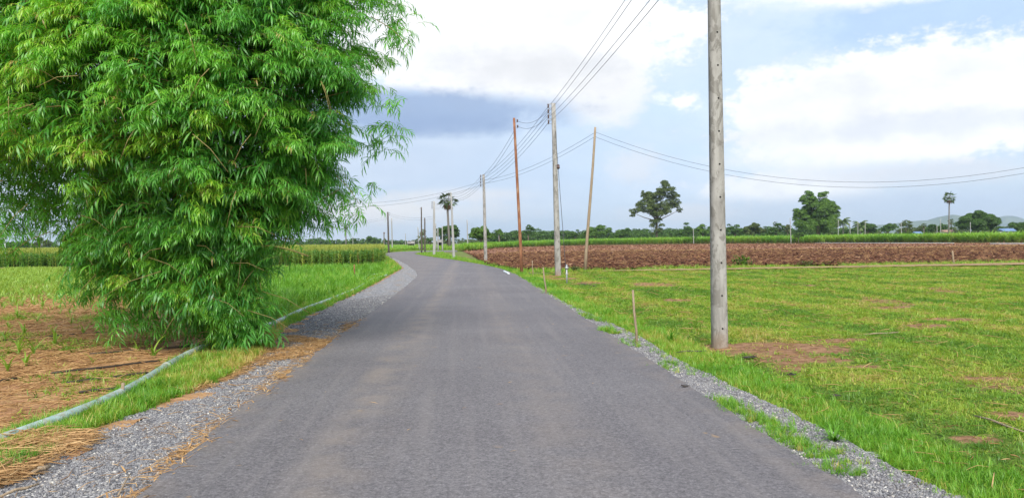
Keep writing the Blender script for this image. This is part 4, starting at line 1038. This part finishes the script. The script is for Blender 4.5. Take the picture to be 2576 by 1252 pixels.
CW = np.array([G(*p)[:2] for p in canef]); CWd = dense(CW, lambda a: 1.0)
pts = []; hs = []
for p in CWd:
    dirr = p/np.linalg.norm(p); px_ = CX+p[0]/p[1]*FPX
    hh = np.interp(px_, [1165, 1250, 1500, 1725, 2000, 2300, 2576], [1.5, 1.7, 2.75, 3.1, 3.05, 2.95, 2.9])
    for r_ in range(34):
        dd_ = U(0, 2.) if r_ < 6 else U(0, 26)**1.0; pts.append(p+dirr*dd_+rng.normal(0, .5, 2)); hs.append(hh*U(.8, 1.12)*(.85 if r_ < 3 else 1))
pts = np.array(pts); hs = np.array(hs)/1.45; n_ = len(pts)
scatter('sugarcane_field', np.c_[pts, np.full(n_, .1)], yaw_rot(n_, .08), np.stack([hs*1.15, hs*1.15, hs], -1), np.clip(.3+.55*vnoise(pts[:, 0], pts[:, 1], .05, 91)+rng.normal(0, .12, n_), 0, 1), CANEP, label='band of bright green sugarcane behind ploughed field', cat='sugarcane crop')
BL = [G(*p)[:2] for p in ((975, 635), (1020, 630.5), (1060, 629.3), (1165, 628), (1180, 619), (1120, 620), (960, 621.5), (957, 630))]
q = sample_poly(BL, 9000); n_ = len(q); s_ = U(.5, .85, n_)*(.75+.5*vnoise(q[:, 0], q[:, 1], .06, 17))
scatter('young_cane_field', np.c_[q, np.full(n_, .0)], yaw_rot(n_, .1), np.stack([s_*1.5, s_*1.5, s_], -1), np.clip(rng.normal(.62, .15, n_), 0, 1), CANEP, label='low bright green crop beyond the road bend', cat='crop')

# ------------------------------------------------------------------ grass
def straw_piece(L, wd, bend):
    m = MB(); pts = [(-L/2, 0, 0), (-L*.17, bend*.5, .004), (L*.17, bend, .003), (L/2, bend*.2, -.002)]
    m.tube(pts, [wd*.8, wd, wd, wd*.5], 4); return proto('straw_source', m.mesh('straw', STRAW))
STR = [straw_piece(U(.10, .26), U(.0018, .0038), U(-.04, .04)) for _ in range(7)]
def tuft(nb, h0, h1, wd, spread, e0=.5, e1=1.45, flat=False):
    sp = []
    for k in range(nb):
        a = U(0, 6.28); r_ = spread*math.sqrt(U(0, 1)); sp.append(((math.cos(a*1.7)*r_, math.sin(a*1.7)*r_, 0), a, U(e0, e1), U(h0, h1), wd*U(.7, 1.2), U(.4, 1.7), 3, strap))
    V, F = blades(sp); return V, F
def tmesh(name, mat, *a, **k):
    V, F = tuft(*a, **k); m = MB(); m.v = V; m.f = F; m.m = [0]*len(F); return proto(name, m.mesh(name, mat))
LOWG = [tmesh('grass_source', GRASS, 20, .05, .13, .009, .10, .15, 1.3) for _ in range(5)]+[tmesh('weed_source', GRASS, 14, .04, .09, .026, .09, .05, .8) for _ in range(2)]
VERG = [tmesh('verge_grass_source', VERGE, 18, .10, .24, .009, .07, .5, 1.5) for _ in range(5)]
def grass(name, P2, hf, src, s0, s1, tint, label, z=.0):
    n_ = len(P2); zz = hf(P2[:, 0], P2[:, 1]) if hf else np.full(n_, z)
    return scatter(name, np.c_[P2, zz-.006], yaw_rot(n_, .12), U(s0, s1, n_)*np.clip((P2[:, 1]/9.)**.35, .8, 1.5), np.clip(tint, 0, 1), src, label=label, cat='grass')
def thin(P2, base_area_density, area, D0, pw): return P2[rng.rand(len(P2)) < np.minimum(1, (D0/np.maximum(P2[:, 1], .1))**pw)]
# right field; only what lies in front of the camera
RV = [tuple(p) for p in Ro if p[1] > 3.5]+[tuple(p) for p in PW]+[(32, 34), (20, 20), (9.5, 10), (4.2, 4.3)]
a_ = poly_area(RV); q = sample_poly(RV, int(a_*420)); q = thin(q, 0, 0, 7.5, .95)
bn = bareness(q[:, 0], q[:, 1])
keep = rng.rand(len(q)) < np.clip(1.15-1.6*bn, .07, 1); q = q[keep]; bn = bn[keep]
ra_ = G(2576, 850)[:2]; rb_ = G(1750, 705)[:2]; rd_ = (rb_-ra_)/np.linalg.norm(rb_-ra_); sr_ = (q[:, 0]*rd_[1]-q[:, 1]*rd_[0])+1.2*vnoise(q[:, 0], q[:, 1], .12, 34)
yel = vnoise(q[:, 0], q[:, 1], .7, 37, 3)+.15*np.sin(sr_*2*PI/1.5)
grass('field_grass', q, hR, LOWG, .44, .80, .33+1.0*(yel-.40)+.28*bn+rng.normal(0, .17, len(q)), 'patchy low green grass covering the right field')
qs = sample_poly(RV, 9000); qs = thin(qs, 0, 0, 8, .9); n_ = len(qs)
scatter('field_straw', np.c_[qs, hR(qs[:, 0], qs[:, 1])+.03], yaw_rot(n_, .2), U(.5, 1.2, n_)*np.clip((qs[:, 1]/9)**.5, .9, 2), np.clip(rng.normal(.4, .25, n_), 0, 1), STR, label='dry stalk bits lying in the right field grass', cat='straw')
# bright taller verge along right gravel
def along(P, n_, off0, off1, sgn):
    Pd = smooth(dense(P, lambda a: .1), 4); seg = rng.randint(0, len(Pd)-1, n_); w_ = (rng.rand(n_) < np.minimum(1, (6./np.maximum(Pd[seg, 1], .1))**.9)) & (Pd[seg, 1] > 3.); seg = seg[w_]
    return Pd[seg]+RN*sgn*U(off0, off1, len(seg))[:, None]+rng.normal(0, .03, (len(seg), 2))
q = np.vstack([along(Ro, 24000, .05, .6, 1), along(Ro, 2500, -.18, .1, 1)])
q = q[rng.rand(len(q)) < np.clip(vnoise(q[:, 0], q[:, 1], 1.3, 38)*3-.6, .05, 1)]
grass('verge_grass', q, hR, VERG, .32, .68, .50+.9*(vnoise(q[:, 0], q[:, 1], .8, 39)-.5)+rng.normal(0, .12, len(q)), 'fresh taller grass along the right gravel verge')
# strips of grass at the very road edge on the right
q = []
for (a, b, n_) in (((1785, 1017), (1880, 1070), 130), ((1880, 1070), (2050, 1170), 190), ((1505, 834), (1530, 848), 90), ((2060, 1180), (2100, 1215), 40), ((1650, 920), (1700, 955), 30), ((1560, 862), (1590, 885), 25), ((1455, 795), (1500, 815), 70)):
    A, B = G(*a)[:2], G(*b)[:2]; f = rng.rand(n_)[:, None]; q.append(A+(B-A)*f+RN*(rng.normal(.07, .08, n_)+.05*np.sin(f[:, 0]*9))[:, None])
q = np.vstack(q); grass('road_edge_grass', q, None, VERG, .3, .6, rng.normal(.5, .18, len(q)), 'strips of grass growing at the right asphalt edge', z=.05)
# left verge: green, drying to straw colour near the bamboo
pipew = np.array([G(*p)[:2] for p in PIPE]); LV = np.vstack([Lo[1:12], pipew[:12][::-1]])
q = sample_poly(LV, 26000); q = thin(q, 0, 0, 6.0, .9); pxx = CX+q[:, 0]/q[:, 1]*FPX
dry = np.clip((pxx-330)/260, 0, 1)*(pxx < 720)
dpipe = np.min(np.hypot(q[:, None, 0]-dense(pipew, lambda a: .12)[None, :, 0], q[:, None, 1]-dense(pipew, lambda a: .12)[None, :, 1]), 1)
q_ok = (dpipe > .10) & (rng.rand(len(q)) < np.clip(vnoise(q[:, 0], q[:, 1], 1.1, 40)*3-.75, .06, 1)*(1-.45*dry)); q = q[q_ok]; dry = dry[q_ok]
grass('verge_grass', q, hL, VERG, .4, .8, .46+.5*dry+.8*(vnoise(q[:, 0], q[:, 1], 1., 43)-.5)+rng.normal(0, .2, len(q)), 'green and drying grass between blue pipe and left gravel')
LG = np.vstack([pipew[10:], [G(975, 684)[:2], G(968, 666)[:2]], [G(a, b)[:2] for a, b in ((880, 672), (750, 674), (600, 676), (560, 720), (600, 800), (640, 825))]])
q = sample_poly(LG, 26000); q = thin(q, 0, 0, 16, .8)
grass('meadow_grass', q, hL, LOWG+VERG[:2], .9, 1.5, .30+.5*(vnoise(q[:, 0], q[:, 1], .5, 44)-.4)+rng.normal(0, .12, len(q)), 'bright green grass between the bamboo and the tall corn')
q = np.vstack([sample_poly(band([(700, 806), (745, 786), (830, 752), (895, 725), (945, 698), (1002, 674)], [(720, 832), (755, 812), (850, 765), (950, 711), (968, 700), (1008, 678)]), 3600)])
q = q[rng.rand(len(q)) < np.clip(vnoise(q[:, 0], q[:, 1], .8, 72)*3-.6, .1, 1)]
grass('pipe_side_grass', q, hL, VERG, .45, .85, rng.normal(.5, .2, len(q)), 'ragged grass between the far blue pipe and gravel')
q = sample_poly(band([(1440, 691), (1580, 689), (1800, 685.5), (2150, 680), (2576, 673), (2900, 667)], [(1440, 686), (1580, 684), (1800, 679), (2150, 672.5), (2576, 665), (2900, 659)]), 5200)
q = q[rng.rand(len(q)) < np.clip(vnoise(q[:, 0], q[:, 1], .25, 73)*4-1.3, .04, 1)]
n_ = len(q); scatter('path_grass', np.c_[q, np.full(n_, .10)], yaw_rot(n_), U(.5, 1.0, n_), np.clip(rng.normal(.6, .2, n_), 0, 1), LOWG, label='low grass encroaching on the dirt path', cat='grass')
# weeds along the path, at the bend and round the field ends
q = sample_poly(band([(1300, 689), (1480, 687), (1800, 680), (2150, 674), (2576, 667), (2900, 661)], [(1300, 681), (1480, 681), (1800, 673), (2150, 667), (2576, 660), (2900, 654)]), 13000)
q = q[rng.rand(len(q)) < np.clip(vnoise(q[:, 0], q[:, 1], .35, 45)*3-.7, .1, 1)]
n_ = len(q); scatter('path_side_grass', np.c_[q, np.full(n_, .04)], yaw_rot(n_), U(.6, 1.4, n_), np.clip(rng.normal(.66, .18, n_), 0, 1), VERG, label='yellowish weeds between dirt path and ploughed field', cat='grass')
q = np.vstack([sample_poly([G(*p)[:2] for p in ((1045, 639), (1066, 643), (1100, 648.5), (1150, 655.5), (1210, 666), (1262, 678), (1300, 690), (1300, 681), (1215, 661), (1150, 647), (1120, 639), (1115, 634.8), (1080, 635.5), (1056, 637))], 7000),
               sample_poly([G(*p)[:2] for p in ((950, 706), (975, 695), (1008, 676), (988, 657), (966, 643), (955, 640), (950, 655), (962, 664))], 3500), sample_poly(band([(985, 634.6), (1040, 631.7), (1110, 630), (1160, 629.5)], [(985, 632.5), (1040, 630), (1110, 628.5), (1160, 628)]), 2500)])
n_ = len(q); scatter('bend_grass', np.c_[q, np.full(n_, -.01)], yaw_rot(n_), U(1.0, 1.9, n_), np.clip(rng.normal(.55, .2, n_), 0, 1), VERG+LOWG, label='grass on the verges of the road bend', cat='grass')
sheet('bend_verge', [G(*p)[:2] for p in ((1046, 639), (1066, 643), (1100, 648.5), (1150, 655.5), (1210, 666), (1262, 678), (1285, 688), (1300, 680), (1215, 661), (1150, 646), (1120, 639), (1115, 634.8), (1080, 635.5), (1056, 637))], .5, lambda X, Y: .015+.05*vnoise(X, Y, .5, 46), TURF)

# ------------------------------------------------------------------ left field: seedlings, straw
def seedling():
    sp = [((0, 0, .01*k), k*PI+U(-.6, .6), U(.7, 1.3), U(.14, .26), .022, U(.8, 1.7), 4, strap) for k in range(6)]
    V, F = blades(sp); m = MB(); m.v = V; m.f = F; m.m = [0]*len(F); return m.mesh('corn_seedling', SEED)
SEEDP = [proto('corn_seedling_source', seedling()) for _ in range(5)]
sd = [(100, 815), (20, 830), (185, 815), (235, 812), (60, 845), (130, 840), (232, 915), (390, 900), (50, 890), (20, 935), (360, 815), (300, 795), (150, 790), (40, 800), (90, 890), (410, 865), (330, 845), (470, 850), (12, 862), (215, 845), (270, 850), (110, 770), (180, 762), (60, 775), (250, 780), (20, 770), (300, 765), (345, 885), (140, 870), (60, 920)]
for i, (a, b) in enumerate(sd):
    p = G(a+U(-6, 6), b+U(-4, 4), .05); o = link('corn_seedling', SEEDP[i % 5].data); o.location = p; o.rotation_euler = (0, 0, U(0, 6.3)); o.scale = (U(.9, 1.5),)*3
    tag(o, 'young corn seedling sprouting from the straw left of the bamboo', 'seedling', 'young corn seedlings')
SF = [G(*p)[:2] for p in ((-250, 800), (-250, 682), (150, 677), (560, 680), (640, 740), (520, 800), (250, 800))]
q = sample_poly(SF, 30000); Dq = q[:, 1]; keep = rng.rand(len(q)) < np.clip((Dq-17)/13, .05, 1)*np.clip(vnoise(q[:, 0], q[:, 1], .5, 47)*3-.6, .08, 1); q = q[keep]; n_ = len(q)
scatter('seedling_cover', np.c_[q, hL(q[:, 0], q[:, 1])-.01], yaw_rot(n_), U(.7, 1.3, n_), rng.rand(n_), SEEDP, label='far young corn rows greening the left field', cat='seedlings')
q = sample_poly([G(*p)[:2] for p in ((-150, 1080), (-250, 800), (250, 790), (540, 820), (520, 870), (420, 915), (330, 975), (150, 1050))], 6000)
q = q[rng.rand(len(q)) < np.clip(vnoise(q[:, 0], q[:, 1], .9, 48)*6-3.2, .02, 1)]
grass('field_weeds', q, hL, LOWG, .7, 1.2, rng.normal(.45, .2, len(q)), 'scattered weeds in the straw of left field')
LEAFL = []
for _ in range(4):
    V, F = blades([((0, 0, .005), 0, .12, U(.10, .17), .014, U(.1, .4), 3, lance)]); m = MB(); m.v = V; m.f = F; m.m = [0]*len(F); LEAFL.append(proto('dry_leaf_source', m.mesh('dry_leaf', STRAW)))
q = sample_poly([G(*p)[:2] for p in ((-200, 1110), (-280, 760), (250, 745), (560, 800), (560, 855), (470, 885), (400, 930), (350, 962), (250, 1010), (0, 1092))], 30000)
q = thin(q, 0, 0, 8, .8); q = q[rng.rand(len(q)) < np.clip(vnoise(q[:, 0], q[:, 1], .8, 49)*3-.6, .08, 1)]; n_ = len(q)
rr = np.stack([rng.normal(0, .15, n_), rng.normal(0, .18, n_), math.atan2(drip[1], drip[0])+rng.normal(0, .7, n_)], -1)
scatter('straw_litter', np.c_[q, hL(q[:, 0], q[:, 1])+.012], rr, U(.7, 1.5, n_)*np.clip((q[:, 1]/8)**.5, 1, 2), np.clip(rng.normal(.45, .25, n_), 0, 1), STR, label='dry straw strewn over the left field soil', cat='straw')
# dry leaves on the left gravel, thick along the asphalt and round the bamboo foot
Pd = Lw[(Lw[:, 1] > 3) & (Lw[:, 1] < 16)]; seg = rng.randint(0, len(Pd), 9000); off = np.where(rng.rand(9000) < .5, -np.abs(rng.normal(0, .10, 9000))+.05, U(-1.3, 0, 9000))
q = Pd[seg]+RN*off[:, None]+rng.normal(0, .03, (9000, 2)); wgt = np.where(off > -.25, vnoise(q[:, 0], q[:, 1], 1.2, 55)*2.2-.5, .25*vnoise(q[:, 0], q[:, 1], 1.5, 56)+.35*np.exp(-((q[:, 1]-10.5)/2.6)**2)); q = q[rng.rand(9000) < wgt*.6]
bl = sample_poly([G(*p)[:2] for p in ((470, 905), (560, 880), (660, 872), (730, 850), (835, 865), (780, 900), (640, 935), (540, 985), (450, 1005))], 12500); bl = bl[rng.rand(len(bl)) < np.clip(vnoise(bl[:, 0], bl[:, 1], 1.6, 57)*3-.7, .1, 1)]
q = np.vstack([q, bl]); n_ = len(q)
scatter('leaf_litter', np.c_[q, hg(q[:, 0], q[:, 1])+.012+.014*rng.rand(n_)], yaw_rot(n_, .15), U(.5, 1.0, n_), np.clip(rng.normal(.45, .25, n_), 0, 1), LEAFL+STR[:2], label='fallen tan bamboo leaves on left gravel and road edge', cat='leaf litter')
rl = np.array([RD*U(4, 26)+RN*U(L_OFF+.3, R_OFF-.3) for _ in range(70)]); n_ = len(rl)
scatter('road_litter', np.c_[rl, np.full(n_, ROADZ+.003)], yaw_rot(n_, .05), U(.4, .8, n_), np.clip(rng.normal(.5, .2, n_), 0, 1), LEAFL, label='a few dry leaves blown onto the asphalt', cat='leaf litter')
# straw heap in the near left corner
HP = [G(*p)[:2] for p in ((-150, 1290), (-200, 1150), (0, 1122), (140, 1112), (240, 1118), (200, 1150), (120, 1190), (30, 1235))]
q = sample_poly(HP, 5200); n_ = len(q); keep = rng.rand(n_) < np.clip(vnoise(q[:, 0], q[:, 1], 2., 58)*4-1.1, .08, 1); q = q[keep]; n_ = len(q)
rr = np.stack([rng.normal(0, .2, n_), rng.normal(0, .15, n_), rng.normal(.55, .7, n_)], -1)
scatter('straw_heap', np.c_[q, hg(q[:, 0], q[:, 1])+.02+.05*rng.rand(n_)], rr, U(.7, 1.6, n_), np.clip(rng.normal(.5, .22, n_), 0, 1), STR, label='heap of dry stalks and straw at near left corner', cat='straw')
def stalk(a, b, r_, label, z=.07, mat=WOOD):
    A, B = G(*a, z), G(*b, z+.015); m = MB(); v_ = B-A; m.tube([v_*0, v_*.35+np.array([0, .01, .01]), v_*.7-np.array([0, .012, 0]), v_], [r_*.8, r_, r_, r_*.6], 7); o = m.build('dry_stalk', mat, None, True); o.location = A; tag(o, label, 'stalk', 'loose dry stalks')
stalk((78, 1190), (126, 1170), .018, 'thick pale cob-like stalk lying on the straw heap')
stalk((0, 1248), (98, 1215), .010, 'long thin stalk lying on gravel at bottom left', mat=WOOD)
stalk((297, 1245), (328, 1190), .006, 'thin curved stalk standing out on left gravel near bottom')
stalk((2165, 843), (2260, 835), .012, 'pale dry stalk lying in the grass right of nearest pole')
stalk((2452, 1045), (2576, 1085), .010, 'long dry stalk lying in grass at right edge')
stalk((1700, 886), (1778, 881), .010, 'dark stick on bare soil left of nearest pole foot', mat=DWOOD)
stalk((1455, 714), (1500, 719), .03, 'dark branch lying by bare patch near second pole', mat=DWOOD)
def scrap(px, py, s_, label):
    c0 = G(px, py, .07); m = MB(); pts = [(U(-.02, .02)+s_*math.cos(a)*U(.5, 1.2), s_*.6*math.sin(a)*U(.6, 1.2), U(0, .03)) for a in np.linspace(0, 5.4, 7)]
    m.v = pts+[(x, y, z+.006) for x, y, z in pts]; n7 = 7; m.f = [tuple(range(7))[::-1], tuple(range(7, 14))]+[(i, (i+1) % 7, 7+(i+1) % 7, 7+i) for i in range(7)]; m.m = [0]*9
    o = m.build('plastic_scrap', BLACKP); o.location = c0; tag(o, label, 'scrap', 'black plastic scraps')
scrap(1722, 974, .05, 'small black plastic scrap at right asphalt edge'); scrap(1890, 900, .09, 'black plastic scrap on bare soil right of nearest pole'); scrap(1995, 945, .06, 'black plastic scrap in grass below the bare soil'); scrap(2103, 998, .03, 'tiny black scrap in the grass farther right')

# ------------------------------------------------------------------ stones, clods, weeds
def rock(mat, name, n1=5, n2=7, sq=.6):
    m = MB(); V = []
    for i in range(n1):
        ph = PI*i/(n1-1)
        for j in range(n2): V.append(np.array([math.sin(ph)*math.cos(2*PI*j/n2), math.sin(ph)*math.sin(2*PI*j/n2), math.cos(ph)*sq])*U(.75, 1.2))
    for j in range(1, n2): V[j] = V[0]; V[(n1-1)*n2+j] = V[(n1-1)*n2]
    m.v = [tuple(v) for v in V]
    for i in range(n1-1):
        for j in range(n2): m.f.append((i*n2+j, i*n2+(j+1) % n2, (i+1)*n2+(j+1) % n2, (i+1)*n2+j)); m.m.append(0)
    return proto(name, m.mesh(name, mat))
STN = [rock(STONE, 'stone_source', 4, 6) for _ in range(6)]
def stones(name, poly, n_, label, ymax=24):
    q = sample_poly(poly, n_); q = q[(q[:, 1] > 3.4) & (q[:, 1] < ymax)]; q = q[rng.rand(len(q)) < np.minimum(1, (6./q[:, 1])**.7)]; k_ = len(q)
    z = hg(q[:, 0], q[:, 1])+.002
    scatter(name, np.c_[q, z], yaw_rot(k_, .5), U(.006, .0135, k_)*np.clip((q[:, 1]/6)**.4, 1, 1.7), np.clip(rng.normal(.45, .26, k_), 0, 1), STN, label=label, cat='gravel')
LGp = [tuple(p) for p in LGRAV if 2.5 < p[1] < 25]; RGp = [tuple(p) for p in RGRAV if 2.5 < p[1] < 30]
stones('gravel_stones', LGp, 56000, 'loose grey gravel on left verge'); stones('gravel_stones', RGp, 46000, 'loose grey gravel on right verge', 28)
CL = [rock(CLOD, 'clod_source', 4, 6, .7) for _ in range(6)]
q = sample_poly(PLOUGH, 60000); q = q[np.abs(q[:, 0]/q[:, 1]) < .75]; q = thin(q, 0, 0, 42, 1.3); k_ = len(q)
scatter('soil_clods', np.c_[q, hp(q[:, 0], q[:, 1])], np.stack([rng.normal(0, .4, k_), rng.normal(0, .3, k_), rng.normal(.1, .45, k_)], -1), np.stack([U(.06, .30, k_), U(.05, .14, k_), U(.04, .13, k_)], -1), np.clip(rng.normal(.42, .22, k_), 0, 1), CL, label='rough clods of red brown ploughed soil', cat='soil clods')
q = sample_poly(PLOUGH, 7000); q = q[np.abs(q[:, 0]/q[:, 1]) < .75]; k_ = len(q)
scatter('field_trash', np.c_[q, hp(q[:, 0], q[:, 1])+.10], yaw_rot(k_, .35), U(1.2, 3.2, k_), np.clip(rng.normal(.45, .2, k_), 0, 1), STR, label='dry cane trash lying on ploughed soil', cat='straw')
q = sample_poly(DRYB, 9000); q = q[np.abs(q[:, 0]/q[:, 1]) < .75]; k_ = len(q)
scatter('dry_soil_clods', np.c_[q, np.full(k_, .03)], yaw_rot(k_, .5), np.stack([U(.15, .45, k_), U(.12, .3, k_), U(.05, .12, k_)], -1), np.clip(rng.normal(.75, .15, k_), 0, 1), CL, label='pale dry clods on the far ploughed strip', cat='soil clods')
# bushes and weeds that stand out
def bush(px, pybase, rx, hpx, label, mat=1):
    c0 = G(px, pybase); D = c0[1]; k_ = D/FPX; o = empty('bush', c0, label, 'bush'); R = rx*k_; H = hpx*k_; specs = []
    for i in range(150):
        a = U(0, 6.28); r_ = R*.75*math.sqrt(rng.rand()); z = H*U(.1, .75)*(1-.5*(r_/R)**2); specs.append(((math.cos(a)*r_, math.sin(a)*r_, z), a+rng.normal(0, .9), U(.1, 1.3), H*U(.22, .42), H*.09, U(.6, 1.6), 3, lance))
    V, F = blades(specs); m = MB(); m.v = V; m.f = F; m.m = [0]*len(F); m.build('leaves', CROWN[mat], o); m = MB()
    for i in range(7): a = i*.9; m.tube([(0, 0, -.05), (math.cos(a)*R*.6, math.sin(a)*R*.6, H*.6)], [.015, .006], 5)
    m.build('stems', BARK, o)
bush(1866, 674, 30, 40, 'leafy green bush beside the dirt path right of nearest pole', 1)
bush(2026, 673, 24, 24, 'smaller bush on the dirt path edge farther right', 2)
bush(1448, 686, 10, 22, 'small weed bush right of second concrete pole foot', 3)
def big_tuft(px, py, hpx, label, n_=34, mat=VERGE):
    c0 = G(px, py, .03); k_ = c0[1]/FPX; V, F = tuft(n_, hpx*k_*.6, hpx*k_*1.25, .016, hpx*k_*.16, .55, 1.45); m = MB(); m.v = V; m.f = F; m.m = [0]*len(F); o = m.build('grass_clump', mat); o.location = c0; o['tint'] = .3; tag(o, label, 'grass clump')
big_tuft(1690, 862, 50, 'tall dark grass clump left of nearest pole')
big_tuft(905, 690, 16, 'tall grass clump beside short reddish stake')
big_tuft(2100, 1112, 60, 'lush grass clump on right verge', 40); big_tuft(1755, 1000, 30, 'small lush clump on inner right gravel edge', 20) if False else None

# ------------------------------------------------------------------ air
hb = MB(); hb.box((0, 4620, 112), (14000, 9480, 230)); hz = hb.build('haze', M('haze_air', lambda t, out: None)); tag(hz, 'thin pale bluish air that fades the distant hills', 'haze', kind='stuff')
t = NT(hz.data.materials[0].node_tree); vol = t.new('ShaderNodeVolumePrincipled'); vol.inputs['Color'].default_value = (.72, .86, 1, 1); vol.inputs['Density'].default_value = 1.15e-4
vol.inputs['Anisotropy'].default_value = .2
t.l.new(vol.outputs[0], [n for n in t.n if n.type == 'OUTPUT_MATERIAL'][0].inputs['Volume'])
